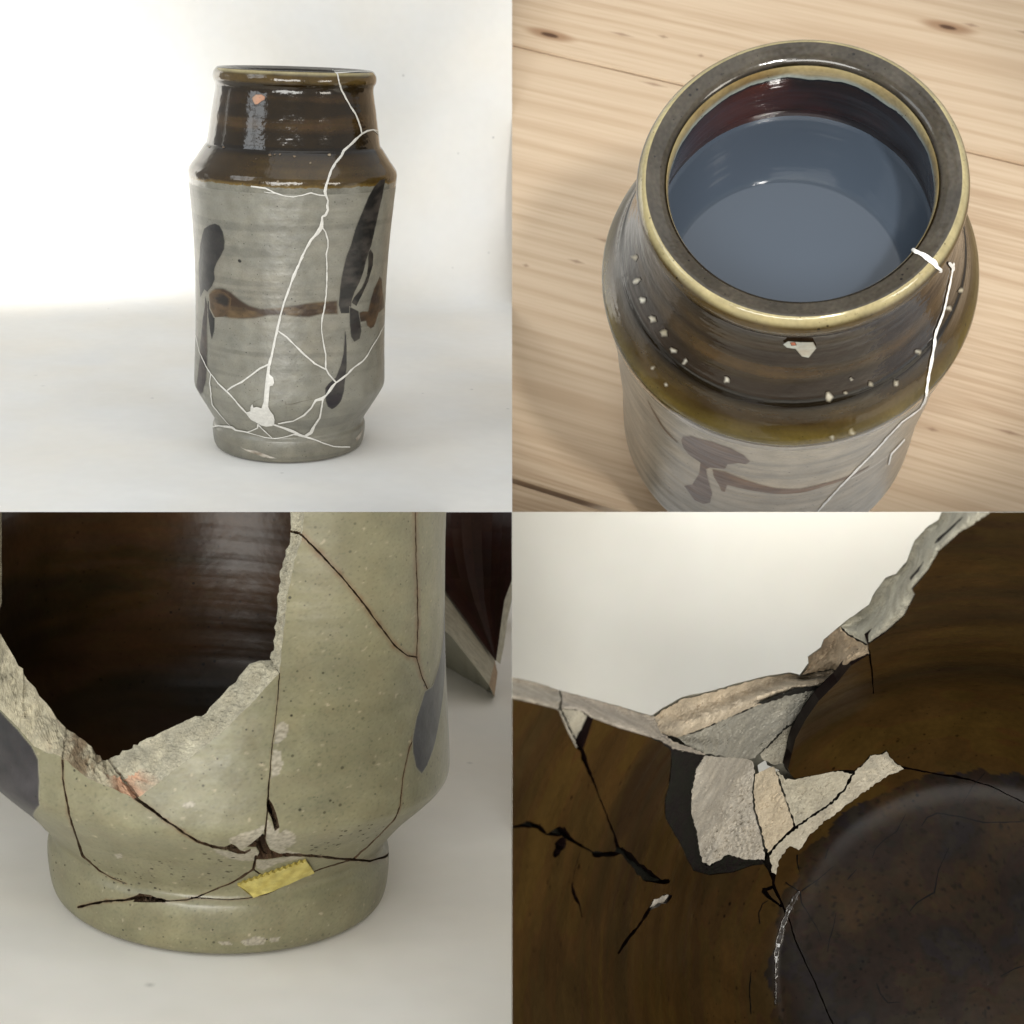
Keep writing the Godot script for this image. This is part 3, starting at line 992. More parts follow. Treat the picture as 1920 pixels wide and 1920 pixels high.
	part("silver_fill", mb, M.silverA, o, size_of.A, "broad silver fill where a piece was lost")
	dark_lip = false

# ------------------------------------------------------------------ bay B: the jar full of water on the table
func wood_texture(seed_: int, knots: Array) -> ImageTexture:   # along x the grain, 1 x 0.5 of the plank
	var w := 1024
	var hh := 512
	var im := Image.create(w, hh, false, Image.FORMAT_RGB8)
	var a := FastNoiseLite.new()
	a.seed = seed_
	a.frequency = 0.0035
	a.fractal_octaves = 3
	var f := FastNoiseLite.new()
	f.seed = seed_ + 3
	f.frequency = 0.05
	f.fractal_octaves = 3
	var light_ := Color8(210, 188, 161)
	var mid := Color8(196, 171, 143)
	var dark := Color8(152, 122, 96)
	for y in hh:
		for x in w:
			var yy := float(y)
			var kd := 9.0
			for k in knots:
				var d := Vector2((x - k[0]) * 0.33, y - k[1])
				var l := d.length()
				yy += k[2] * signf(y - k[1]) * 1.3 * exp(-l * l / (k[2] * k[2] * 6.0))
				kd = minf(kd, l / k[2])
			var n := a.get_noise_2d(x * 0.14, yy * 2.2)
			var rings := 0.5 + 0.5 * sin(yy * 0.30 + n * 8.0)
			rings = pow(rings, 3.0)
			var fib := f.get_noise_2d(x * 0.16, y * 4.6)
			var patchy := a.get_noise_2d(x * 0.5 + 900.0, y * 0.7)
			var c := light_.lerp(mid, clampf(rings * 0.75 + fib * 0.5 + 0.15, 0, 1))
			c = c.lerp(dark, clampf(0.9 * patchy + 0.5 * fib - 0.1, 0, 1) * 0.55)
			if kd < 2.2:
				c = c.lerp(Color8(146, 112, 84), smoothstep(2.2, 0.8, kd) * 0.7)
				c = c.lerp(Color8(90, 66, 50), smoothstep(0.75, 0.4, kd + 0.2 * fib))
			im.set_pixel(x, y, c)
	var r := RandomNumberGenerator.new()
	r.seed = seed_ + 40
	for k in 46:                       # dents and specks of dirt
		var p := Vector2i(r.randi() % (w - 40) + 20, r.randi() % (hh - 20) + 10)
		var ln := r.randi_range(2, 12)
		for x in range(-ln, ln):
			for y in range(-2, 3):
				var g := clampf(1.2 - absf(x) / float(ln) - absf(y) * 0.45, 0, 1) * 0.5
				im.set_pixelv(p + Vector2i(x, y), im.get_pixelv(p + Vector2i(x, y)).lerp(Color8(120, 92, 74), g))
	return ImageTexture.create_from_image(im)

func plank(o: Node3D, a: Vector3, along: Vector3, across: Vector3, length: float, width: float, tex: ImageTexture) -> void:
	var mb := Mb.new()
	var n := along.cross(across).normalized()
	if n.y < 0:
		n = -n
	var bev := 0.018
	var cols := 40
	var prof := [[0.0, -0.25], [0.0, -bev], [bev, 0.0], [width * 0.33, 0.004], [width * 0.66, -0.003], [width - bev, 0.0], [width, -bev], [width, -0.25]]
	var arr := []
	arr.resize(Mesh.ARRAY_MAX)
	var v := PackedVector3Array()
	var nn := PackedVector3Array()
	var uv := PackedVector2Array()
	var sd := seams("B")
	for i in cols:
		for j in prof.size() - 1:
			var q := []
			for e in [[0, 0], [1, 0], [1, 1], [0, 1]]:
				var x: float = length * (i + e[0]) / cols
				var pr: Array = prof[j + e[1]]
				var edge := 0.008 * nz.get_noise_2d(x * 60.0, j * 0.0 + a.z * 30.0) if pr[0] < 0.1 or pr[0] > width - 0.1 else 0.0
				q.append([a + along * x + across * (pr[0] + edge) + n * pr[1], Vector2(x / 14.0, 0.96 * pr[0] / width + 0.02)])
			var g: Vector3 = ((q[3][0] - q[0][0]) as Vector3).cross(q[1][0] - q[0][0]).normalized()
			var poly := q
			for pl: Plane in sd:
				var out := []
				for e in poly.size():
					var s: Array = poly[e]
					var t: Array = poly[(e + 1) % poly.size()]
					var ds := pl.distance_to(s[0])
					var dt := pl.distance_to(t[0])
					if ds >= 0:
						out.append(s)
					if (ds >= 0) != (dt >= 0):
						var f := ds / (ds - dt)
						out.append([(s[0] as Vector3).lerp(t[0], f), (s[1] as Vector2).lerp(t[1], f)])
				poly = out
			for e in range(1, poly.size() - 1):
				var tri := [poly[0], poly[e], poly[e + 1]]
				var want := n if j > 0 and j < prof.size() - 2 else (across if j else -across)
				if ((tri[2][0] - tri[0][0]) as Vector3).cross(tri[1][0] - tri[0][0]).dot(want) < 0:
					tri = [poly[0], poly[e + 1], poly[e]]
				for s in tri:
					v.append(s[0] * size_of.B)
					nn.append(want if j != 1 and j != prof.size() - 3 else (want + (across if j > 1 else -across)).normalized())
					uv.append(s[1])
	if v.is_empty():
		return
	arr[Mesh.ARRAY_VERTEX] = v
	arr[Mesh.ARRAY_NORMAL] = nn
	arr[Mesh.ARRAY_TEX_UV] = uv
	var m := ArrayMesh.new()
	m.add_surface_from_arrays(Mesh.PRIMITIVE_TRIANGLES, arr)
	var mt := StandardMaterial3D.new()
	mt.albedo_texture = tex
	mt.roughness = 0.62
	mt.metallic_specular = 0.35
	mt.heightmap_enabled = true
	mt.heightmap_texture = tex
	mt.heightmap_scale = 0.05
	var mi := MeshInstance3D.new()
	mi.name = "plank"
	mi.mesh = m
	mi.material_override = mt
	o.add_child(mi, true)

func bay_b() -> void:
	var b := "B"
	body_tone = Color(0.47, 0.415, 0.335)  # jar's grey lightened here; the brighter light is put into the colour
	neck_tone = Color(1.3, 1.35, 1.45)  # neck glaze lightened too, in place of brighter light
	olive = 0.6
	# --- table: seams of the planks traced on the table top
	var t := thing("plank_table", "pale softwood table of wide planks under the jar full of water", "table", bay.B)
	var s1 := on_plane(b, Vector2(960, 85), 0.0)
	var s2 := on_plane(b, Vector2(1918, 309), 0.0)
	var g1 := on_plane(b, Vector2(960, 905), 0.0)
	var along := (s2 - s1).normalized()
	var across := Vector3(-along.z, 0, along.x)
	if across.dot(g1 - s1) < 0:
		across = -across
	var wide := (g1 - s1).dot(across)
	var start := s1 - along * 6.0
	plank(t, start - across * wide, along, across, 24.0, wide - 0.012, wood_texture(1, [[464, 478, 4], [753, 358, 4]]))
	plank(t, start, along, across, 24.0, wide - 0.05, wood_texture(2, [[527, 430, 2.5], [800, 200, 3]]))
	plank(t, start + across * wide, along, across, 24.0, wide, wood_texture(3, [[300, 200, 4]]))
	# --- jar
	var o := thing("mended_jar", "mended jar filled to the neck with cloudy water on plank table", "jar", bay.B)
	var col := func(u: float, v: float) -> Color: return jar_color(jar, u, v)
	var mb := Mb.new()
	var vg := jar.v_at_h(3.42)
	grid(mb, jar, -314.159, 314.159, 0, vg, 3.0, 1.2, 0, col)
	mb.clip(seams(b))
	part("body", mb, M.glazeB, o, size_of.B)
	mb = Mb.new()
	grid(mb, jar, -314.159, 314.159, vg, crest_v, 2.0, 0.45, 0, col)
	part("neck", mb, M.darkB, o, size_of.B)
	mb = Mb.new()
	grid(mb, jar, -314.159, 314.159, crest_v, crest_v + 75, 2.0, 0.5, 0, col)
	part("rim", mb, M.rimB, o, size_of.B)
	mb = Mb.new()
	grid(mb, jar, -314.159, 314.159, crest_v + 75, jar.total, 8.0, 6.0, 0, col)
	mb.clip(seams(b))
	part("inside_wall", mb, M.jar_inside, o, size_of.B)
	var fr := [1120.0, 480.0, 0.25]
	paint(o, b, jar, "brush_stroke", [625, 1380, 640, 1350, 700, 1345, 850, 1390, 1000, 1440, 1100, 1490, 1150, 1540, 1120, 1565, 1060, 1555, 980, 1565, 960, 1600, 850, 1590, 820, 1600, 835, 1680, 865, 1780, 850, 1850, 800, 1860, 730, 1830, 650, 1720, 710, 1710, 760, 1630, 770, 1550, 680, 1490, 640, 1430], fr, rgb(98, 74, 58), rgb(124, 98, 78), 0.5, 0.7, 0.0016, "brown brush stroke like a bent leaf")
	paint(o, b, jar, "brush_stroke", [860, 1600, 960, 1620, 1150, 1690, 1350, 1740, 1520, 1745, 1700, 1700, 1900, 1640, 2040, 1570, 2040, 1580, 1900, 1655, 1700, 1725, 1550, 1770, 1400, 1785, 1200, 1765, 1050, 1735, 980, 1715, 960, 1770, 930, 1765, 900, 1700, 870, 1650], fr, rgb(104, 76, 52), rgb(130, 100, 72), 0.6, 0.7, 0.0022, "thin brown brush stroke curving to the right")
	paint(o, b, jar, "brush_stroke", [383, 1080, 430, 1175, 500, 1285, 605, 1398, 598, 1404, 492, 1294, 422, 1182, 378, 1085], fr, rgb(112, 86, 62), rgb(130, 102, 76), 0.4, 0.7, 0.0022)
	var fb := [960.0, 0.0, 0.5]
	paint(o, b, jar, "rim_spot", [1015, 1285, 1035, 1272, 1130, 1276, 1142, 1300, 1112, 1336, 1085, 1330, 1062, 1303, 1030, 1298], fb, rgb(186, 190, 182), rgb(168, 160, 146), 0.8, 0.6, 0.012, "pale drip-shaped spot under the rim")  # pale drip shape below the rim
	paint(o, b, jar, "rim_spot", [1042, 1277, 1062, 1275, 1068, 1288, 1048, 1290], fb, rgb(190, 104, 70), rgb(180, 120, 84), 0.8, 0.5, 0.0135)
	for q in [[460, 965, 9], [467, 1050, 11], [490, 1125, 10], [530, 1195, 13], [570, 1250, 12], [605, 1312, 10], [650, 1355, 9], [530, 1377, 7], [577, 1441, 7], [805, 1425, 10], [1187, 1486, 13], [1250, 1470, 7], [1345, 1440, 9], [1438, 1434, 10], [1523, 1320, 10], [1270, 1420, 7], [1640, 1158, 9], [1682, 1090, 8], [1275, 1617, 11], [1200, 1640, 8]]:
		var ring := []
		for e in 9:
			var w: float = q[2] * 1.8 * (0.8 + 0.5 * nz2.get_noise_2d(q[0] + e * 40.0, q[1]))
			ring += [q[0] + cos(e * TAU / 9) * w, q[1] + sin(e * TAU / 9) * w]
		paint(o, b, jar, "glaze_pit_glint", ring, fb, rgb(226, 222, 208), rgb(176, 166, 140), 2.2, 0.5, 0.0025)  # pale spots; the left ones paint specular glints into the colour
	var silver := rgb(232, 230, 226)
	var off := 0.006
	for s in [[1482, 936, 12, 1500, 940, 20, 1545, 958, 22, 1580, 985, 24, 1605, 1018, 16], [1652, 985, 5, 1640, 1060, 7, 1612, 1180, 8, 1585, 1250, 12, 1575, 1330, 13, 1558, 1420, 14, 1545, 1500, 10, 1530, 1530, 7],
			[1530, 1530, 6, 1460, 1580, 5, 1370, 1680, 6, 1250, 1800, 7, 1150, 1910, 8, 1120, 1960, 8], [1636, 985, 18, 1648, 1000, 14, 1652, 1015, 6], [1470, 1645, 5, 1420, 1700, 6, 1410, 1740, 6]]:
		mb = Mb.new()
		bead(mb, jar, to_uv(b, jar, ribbon(s, 960, 0, 0.5, 0.3, 0.75)), 0.5, off, 0.006, 1.0, silver)
		mb.clip(seams(b))
		part("silver_seam", mb, M.silverB, o, size_of.B)
		off += 0.0005
	# --- water
	mb = Mb.new()
	var hw := 4.06
	var rw := jar.prof(jar.v_at_h(hw, true)).x + 0.004
	var c0 := mb.put(Vector3(0, hw, 0), Vector3.UP, rgb(66, 75, 85))
	var rings := [0.3, 0.6, 0.85, 0.955, 0.975, 0.99, 1.0]
	for i in rings.size():
		for k in 96:
			var a := k * TAU / 96
			var lift := 0.0 if rings[i] < 0.96 else 0.012 * pow((rings[i] - 0.955) / 0.045, 2.0)
			var nrm := Vector3.UP if rings[i] < 0.96 else Vector3(-sin(a) * 0.2, 1, -cos(a) * 0.2).normalized()
			mb.put(Vector3(sin(a) * rw * rings[i], hw + lift, cos(a) * rw * rings[i]), nrm, rgb(66, 75, 85))
	for k in 96:
		mb.tri(c0, c0 + 1 + k, c0 + 1 + (k + 1) % 96)
		for i in rings.size() - 1:
			var p := c0 + 1 + i * 96
			mb.tri(p + k, p + (k + 1) % 96, p + 96 + k)
			mb.tri(p + (k + 1) % 96, p + 96 + (k + 1) % 96, p + 96 + k)
	single("water", mb, M.water, bay.B, size_of.B, "cloudy grey water standing inside the jar's neck", "water")

# ------------------------------------------------------------------ bay C: the broken jar
const FC := [0.0, 960.0, 0.5]
const FD := [960.0, 960.0, 0.5]

func cut(pieces: Array, cutter: PackedVector2Array) -> Array:
	var out := []
	for p: PackedVector2Array in pieces:
		var got := Geometry2D.clip_polygons(p, cutter)
		var knife := cutter
		for g in got:
			if Geometry2D.is_polygon_clockwise(g):      # a hole: open it to the nearest border with a hairline
				var best := 1e9
				var s := Vector2.ZERO
				var e := Vector2.ZERO
				for a in g:
					for k in p.size():
						var q := Geometry2D.get_closest_point_to_segment(a, p[k], p[(k + 1) % p.size()])
						if q.distance_squared_to(a) < best:
							best = q.distance_squared_to(a)
							s = a
							e = q
				var d := (e - s).normalized()
				var w := Vector2(-d.y, d.x) * 0.06
				var slit := PackedVector2Array([s - d * 0.4 + w, s - d * 0.4 - w, e + d * 0.3 - w, e + d * 0.3 + w])
				for m in Geometry2D.merge_polygons(knife, slit):
					if not Geometry2D.is_polygon_clockwise(m):
						knife = m
						break
		if knife != cutter:
			got = Geometry2D.clip_polygons(p, knife)
		for q in got:
			if not Geometry2D.is_polygon_clockwise(q) and absf(area(q)) > 1.5:
				out.append(q)
	return out

func area(p: PackedVector2Array) -> float:
	var s := 0.0
	for i in p.size():
		s += p[i].cross(p[(i + 1) % p.size()])
	return s * 0.5

# the broken edge of a sherd: a rough wall from the outer skin (at off) inwards
func broken_edge(mb: Mb, L: Lathe, poly: PackedVector2Array, thick: float, inner_of: Callable, tint: Callable, skip: Callable, wide := false) -> void:
	var pts := PackedVector2Array()
	for i in poly.size():
		var a := poly[i]
		var c := poly[(i + 1) % poly.size()]
		var n := maxi(1, int(a.distance_to(c) / 0.7))
		for k in n:
			pts.append(a.lerp(c, k / float(n)))
	var rows := 26 if wide else 6
	var prev := []
	var prev_k := PackedFloat32Array()
	for i in pts.size() + 1:
		var p := pts[i % pts.size()]
		if skip.call(p):
			prev = []
			continue
		var a := L.at(p.x, p.y)
		var q: Vector3 = inner_of.call(p)         # inner point
		var line := []
		var side := L.normal(p.x, p.y).cross(L.at(pts[(i + 1) % pts.size()].x, pts[(i + 1) % pts.size()].y) - a).normalized()
		for r in rows:
			var t := r / float(rows - 1)
			var w := a.lerp(q, t)
			var e := sin(t * PI) if r < rows - 1 else 0.0
			w += side * e * 0.02 * (nz2.get_noise_3d(w.x * 700, w.y * 700, w.z * 700) + nz.get_noise_3d(w.x * 300, w.y * 300, w.z * 300))
			w += (q - a).normalized() * e * 0.01 * nz2.get_noise_3d(w.z * 900, w.x * 900, w.y * 900)
			line.append(w)
		if prev.size():
			for r in rows - 1:
				var base: Color = tint.call(p, (r + 0.5) / (rows - 1))
				var m: Vector3 = line[r]
				var s := 1.0 + 0.22 * nz.get_noise_3d(m.x * 300, m.y * 300, m.z * 300) + 0.25 * nz2.get_noise_3d(m.x * 1500, m.y * 1500, m.z * 1500)
				mb.quad(prev[r], line[r], line[r + 1], prev[r + 1], Color(base.r * s, base.g * s, base.b * s))
		prev = line

func sherd_color(u: float, v: float, bare: Array, stain: Array, L: Lathe) -> Color:
	var c := jar_color(L, u, v)
	var p := Vector2(u, v)
	c = c.lerp(rgb(119, 117, 87), 0.85)
	var n := nz.get_noise_2d(u * 2.4, v * 2.4)
	c = c.lerp(rgb(126, 117, 92), clampf(n * 1.2, 0, 1) * 0.5)
	var fine := nz2.get_noise_2d(u * 9.0, v * 9.0)
	if fine > 0.33:
		c = c.lerp(rgb(92, 92, 74), smoothstep(0.33, 0.6, fine) * 0.45)
	var spot := nz2.get_noise_2d(u * 3.4 + 500.0, v * 3.4)
	if spot > 0.6:
		c = c.lerp(rgb(198, 184, 158), smoothstep(0.6, 0.8, spot) * 0.5)
	for s in stain:
		for k in s[0].size() - 1:
			var q := Geometry2D.get_closest_point_to_segment(p, s[0][k], s[0][k + 1]).distance_to(p)
			if q < s[1]:
				c = c.lerp(s[2], (1.0 - smoothstep(0.0, s[1], q + 0.6 * n)) * s[3])
	for s in bare:
		if Geometry2D.is_point_in_polygon(p, s):
			c = rgb(170, 163, 146).lerp(rgb(128, 122, 106), clampf(0.4 + fine, 0, 1))
	return c

func bay_c() -> void:
	var b := "C"
	var o := thing("broken_jar", "broken jar with a wide gap, its grey sherds fitted together, on white paper", "jar", bay.C)
	var thick := 0.13
	var pairs := [-4, 735, -4, 450, 0, 740, 0, 455, 70, 810, 70, 575, 130, 880, 130, 660, 180, 905, 190, 745, 230, 915, 243, 805, 330, 1000, 330, 870, 420, 1035, 385, 930, 510, 1075, 400, 932,
		530, 1062, 412, 927, 600, 1010, 480, 890, 700, 930, 560, 845, 790, 860, 680, 795, 870, 790, 770, 755, 960, 700, 880, 640, 1010, 640, 940, 570, 1048, 605, 1015, 555,
		1055, 540, 1022, 520, 1065, 440, 1032, 430, 1080, 300, 1045, 300, 1105, 180, 1058, 190, 1130, 105, 1092, 95, 1140, 0, 1088, 0, 1150, -150, 1085, -150]
	var po := []
	var pi := []
	for i in range(0, pairs.size(), 4):
		var steps := 1
		if i + 4 < pairs.size():
			steps = maxi(1, int(Vector2(pairs[i + 4] - pairs[i], pairs[i + 5] - pairs[i + 1]).length() / 18.0))
		for k in steps:
			var f := k / float(steps)
			var j := i + 4 if i + 4 < pairs.size() else i
			var w := Vector2(rng.randf_range(-2.6, 2.6), rng.randf_range(-2.6, 2.6)) if i > 4 and i < pairs.size() - 8 else Vector2.ZERO
			po += [lerpf(pairs[i], pairs[j], f) + w.x, lerpf(pairs[i + 1], pairs[j + 1], f) + w.y]
			w = Vector2(rng.randf_range(-5.5, 5.5), rng.randf_range(-5.5, 5.5)) if i > 4 and i < pairs.size() - 8 else Vector2.ZERO
			pi += [lerpf(pairs[i + 2], pairs[j + 2], f) + w.x, lerpf(pairs[i + 3], pairs[j + 3], f) + w.y]
	var puv := to_uv(b, jar_c, px(po, FC[0], FC[1], FC[2]))
	var iuv := to_uv(b, inner_c, px(pi, FC[0], FC[1], FC[2]))
	for k in [[24, 10], [10, 60], [4, 160]]:
		puv.insert(0, puv[0] + Vector2(-k[0], k[1]))
		iuv.insert(0, iuv[0] + Vector2(-k[0], k[1]))
	var vtop := jar_c.v_at_h(2.9)
	var notch := puv.duplicate()
	notch.append(Vector2(puv[puv.size() - 1].x, vtop + 60))
	notch.append(Vector2(puv[0].x - 12, vtop + 60))
	notch.append(Vector2(puv[0].x - 12, puv[0].y + 20))
	var itop := inner_c.v_at_h(2.7)
	var inotch := iuv.duplicate()
	inotch.append(Vector2(iuv[iuv.size() - 1].x, itop + 60))
	inotch.append(Vector2(iuv[0].x - 12, itop + 60))
	inotch.append(Vector2(iuv[0].x - 12, iuv[0].y + 20))
	var region := PackedVector2Array([Vector2(-314.159, 8), Vector2(314.159, 8), Vector2(314.159, vtop), Vector2(-314.159, vtop)])
	var pieces := cut([region], notch)
	var cracks := [
		[235, 905, 8, 235, 1000, 5, 250, 1080, 6, 270, 1170, 7, 290, 1230, 8, 310, 1290, 9, 370, 1345, 5, 420, 1375, 4, 470, 1395, 3],
		[500, 1065, 16, 520, 1082, 14, 560, 1110, 11, 620, 1155, 9, 680, 1195, 8, 740, 1235, 9, 800, 1255, 10, 850, 1262, 12],
		[1044, 575, 4, 1048, 605, 4, 1042, 700, 3, 1030, 800, 3, 1018, 900, 4, 1010, 1000, 5, 1004, 1080, 7, 1000, 1150, 5, 992, 1220, 8],
		[1020, 1290, 16, 1060, 1286, 14, 1110, 1285, 12, 1180, 1290, 9, 1260, 1300, 8, 1330, 1305, 9, 1390, 1310, 7, 1440, 1295, 8, 1475, 1270, 5],
		[960, 1290, 9, 950, 1340, 8, 905, 1370, 8, 870, 1390, 7, 800, 1420, 5, 740, 1445, 5, 700, 1455, 4, 610, 1460, 5],
		[950, 1340, 6, 985, 1365, 5, 1035, 1400, 3],
		[715, 1447, 4, 850, 1455, 3, 930, 1450, 3, 1000, 1435, 3, 1100, 1385, 3, 1200, 1340, 4, 1325, 1302, 5],
		[620, 1459, 10, 560, 1450, 18, 520, 1443, 16, 470, 1455, 7, 400, 1459, 8, 340, 1470, 9, 292, 1482, 8],
		[1320, 1306, 6, 1380, 1255, 5, 1430, 1205, 4, 1480, 1150, 4, 1500, 1100, 4, 1510, 1000, 4, 1525, 930, 4, 1535, 880, 4],
		[1565, -260, 4, 1558, 0, 4, 1562, 200, 4, 1566, 300, 4, 1568, 420, 4, 1563, 545, 4, 1580, 610, 4, 1605, 668, 4],
		[1605, 668, 3, 1600, 700, 3, 1570, 790, 3, 1550, 850, 3, 1533, 890, 4],
		[1085, 40, 9, 1140, 95, 8, 1200, 155, 7, 1270, 230, 6, 1350, 325, 7, 1420, 420, 6, 1480, 500, 6, 1530, 540, 5, 1566, 545, 5],
		[1598, 690, 3, 1630, 650, 3, 1660, 580, 4, 1682, 520, 3]]
	var stain := []
	var tones := [[0.9, 0.5], [1.4, 0.55], [0.6, 0.25], [1.5, 0.6], [0.9, 0.4], [0.6, 0.3], [0.8, 0.4], [1.4, 0.5], [1.1, 0.5], [2.6, 0.55], [1.6, 0.5], [2.0, 0.55], [0.5, 0.2]]
	for k in cracks.size():
		var shape := ribbon(cracks[k], FC[0], FC[1], FC[2], 0.5)
		pieces = cut(pieces, to_uv(b, jar_c, shape))
		var mid := []
		for i in range(0, cracks[k].size(), 3):
			mid += [cracks[k][i], cracks[k][i + 1]]
		stain.append([to_uv(b, jar_c, px(mid, FC[0], FC[1], FC[2])), tones[k][0] * 1.6, rgb(112, 84, 56), tones[k][1]])
	for h in [[925, 1255, 955, 1232, 985, 1203, 994, 1215, 1000, 1242, 1012, 1265, 1052, 1282, 1050, 1294, 1000, 1302, 960, 1302, 972, 1275, 960, 1256],
			[838, 1258, 868, 1243, 885, 1252, 900, 1268, 918, 1272, 940, 1262, 940, 1270, 918, 1282, 890, 1281, 862, 1272], [1008, 1075, 1022, 1095, 1036, 1130, 1048, 1182, 1030, 1196, 1018, 1150, 1003, 1120], [520, 1430, 562, 1436, 622, 1462, 560, 1464, 500, 1462]]:
		pieces = cut(pieces, to_uv(b, jar_c, px(h, FC[0], FC[1], FC[2])))
	var bare := []
	for h in [[1035, 800, 1060, 785, 1085, 800, 1075, 840, 1045, 870, 1026, 870], [1022, 890, 1055, 900, 1060, 950, 1045, 985, 1015, 1000], [1000, 1150, 1030, 1190, 1048, 1185, 1040, 1225, 1075, 1268, 1130, 1280, 1055, 1283, 1012, 1262, 996, 1220],
			[1040, 1205, 1075, 1188, 1105, 1205, 1108, 1240, 1080, 1258, 1050, 1245], [858, 1225, 900, 1205, 960, 1190, 995, 1165, 988, 1200, 930, 1252, 905, 1270, 885, 1250, 862, 1240], [800, 1262, 862, 1275, 960, 1262, 972, 1280, 950, 1310, 900, 1306, 860, 1298, 815, 1280],
			[958, 1305, 1000, 1304, 1100, 1290, 1150, 1296, 1040, 1318, 990, 1345, 962, 1335], [680, 1095, 720, 1085, 735, 1100, 700, 1112], [430, 1285, 455, 1280, 460, 1298, 437, 1300], [900, 1610, 960, 1590, 1000, 1600, 990, 1622, 920, 1625], [820, 1612, 860, 1608, 870, 1622, 830, 1626], [1010, 1596, 1050, 1592, 1045, 1612, 1015, 1616]]:
		bare.append(to_uv(b, jar_c, px(h, FC[0], FC[1], FC[2])))
	var col := func(u: float, v: float) -> Color: return sherd_color(u, v, bare, stain, jar_c)
	var planes := seams(b)
	var junction := to_uv(b, jar_c, px([510, 1075, 330, 1000, 240, 930], FC[0], FC[1], FC[2]))
	var inner_of := func(p: Vector2) -> Vector3:
		var best := 1e9
		var got := Vector2.ZERO
		for k in puv.size() - 1:
			var q := Geometry2D.get_closest_point_to_segment(p, puv[k], puv[k + 1])
			var d := q.distance_to(p)
			if d < best:
				best = d
				var f := clampf((q - puv[k]).length() / maxf(puv[k].distance_to(puv[k + 1]), 1e-6), 0, 1)
				got = iuv[mini(k, iuv.size() - 1)].lerp(iuv[mini(k + 1, iuv.size() - 1)], f)
		if best < 0.6:
			return inner_c.at(got.x, got.y)
		return jar_c.at(p.x, p.y, -thick)
	var tint := func(p: Vector2, t: float) -> Color:
		var on := edge_gap(notch, p) < 0.6
		if not on:
			return rgb(74, 56, 40).lerp(rgb(120, 104, 84), clampf(nz.get_noise_2d(p.x * 3, p.y * 3) + 0.2, 0, 1))
		var c := rgb(182, 174, 150) if p.x < junction[0].x else rgb(170, 165, 146)
		var d := Geometry2D.get_closest_point_to_segment(p, junction[0], junction[1]).distance_to(p)
		var d2 := Geometry2D.get_closest_point_to_segment(p, junction[1], junction[2]).distance_to(p)
		var n := nz.get_noise_2d(p.x * 4, p.y * 4 + t * 40)
		if t < 0.5:
			c = c.lerp(rgb(196, 142, 112), (1.0 - smoothstep(0.0, 14.0, p.distance_to(junction[0]) + n * 8.0)) * 0.9)
		c = c.lerp(rgb(98, 74, 50), (1.0 - smoothstep(0.0, 7.0, minf(d2, d + 5.0) + n * 9.0 + t * 3.0)) * 0.75)
		c = c.lerp(rgb(54, 36, 24), 1.0 - smoothstep(0.3, 1.6, absf(p.x - junction[0].x) + t * 0.3))
		return c
	var skip := func(p: Vector2) -> bool: return absf(p.x) > 313.5 or p.y < 8.2 or p.y > vtop - 0.3
	pieces.sort_custom(func(x, y): return absf(area(x)) > absf(area(y)))
	for p in pieces:
		var mb := Mb.new()
		var cell := 0.75
		patch(mb, jar_c, p, Vector2(cell, cell), 0.0, col)
		mb.clip(planes)
		var s: MeshInstance3D = part("sherd", mb, M.glazeC, o, size_of.C)
		var eb := Mb.new()
		var wide := false
		for q in p:
			wide = wide or edge_gap(notch, q) < 0.3
		broken_edge(eb, jar_c, p, thick, inner_of, tint, skip, wide)
		eb.clip(planes)
		if eb.idx.size() and s.get_parent():
			part("broken_edge", eb, M.clayC, s, size_of.C)
	# inside skin
	var inside := cut([PackedVector2Array([Vector2(-314.159, 0), Vector2(314.159, 0), Vector2(314.159, itop), Vector2(-314.159, itop)])], inotch)
	var icol := func(u: float, v: float) -> Color:
		var pr := inner_c.prof(v)
		var st := nz.get_noise_3d(sin(u * 0.01) * 20.0, pr.y * 120.0, cos(u * 0.01) * 20.0)
		return rgb(58, 44, 27).lerp(rgb(78, 54, 32), clampf(0.3 + st * 1.3, 0, 1)).lerp(rgb(40, 34, 24), clampf(-st * 1.6, 0, 1))
	for p in inside:
		var mb := Mb.new()
		patch(mb, inner_c, p, Vector2(2.0, 1.6), 0.0, icol)
		mb.clip(planes)
		part("inside_wall", mb, M.inside, o, size_of.C)
	var mb := Mb.new()
	grid(mb, jar_c, -314.159, 314.159, 0.0, 80.0, 6.0, 8.0, -0.01, func(_u: float, _v: float) -> Color: return rgb(120, 112, 96))
	part("underside", mb, M.clayC, o, size_of.C)
	# brush strokes still on the sherds
	paint_c(o, [-120, 640, -60, 690, 0, 742, 68, 812, 122, 876, 146, 925, 152, 1010, 155, 1100, 146, 1180, 120, 1226, 60, 1190, 0, 1160, -100, 1090], 0.0014, rgb(38, 36, 40), rgb(60, 57, 60), "dark brush stroke on the left sherd")
	paint_c(o, [1592, 672, 1622, 650, 1645, 575, 1662, 470, 1672, 330, 1668, 200, 1672, 110, 1684, 60, 1692, 110, 1690, 200, 1694, 330, 1700, 420, 1684, 560, 1655, 740, 1625, 890, 1600, 955, 1580, 985, 1558, 960, 1545, 900, 1545, 850, 1560, 770], 0.0014, rgb(48, 48, 53), rgb(68, 68, 72), "long grey brush stroke on the right sherd")
	# pits where the glaze crawled, above the foot
	var pits := Mb.new()
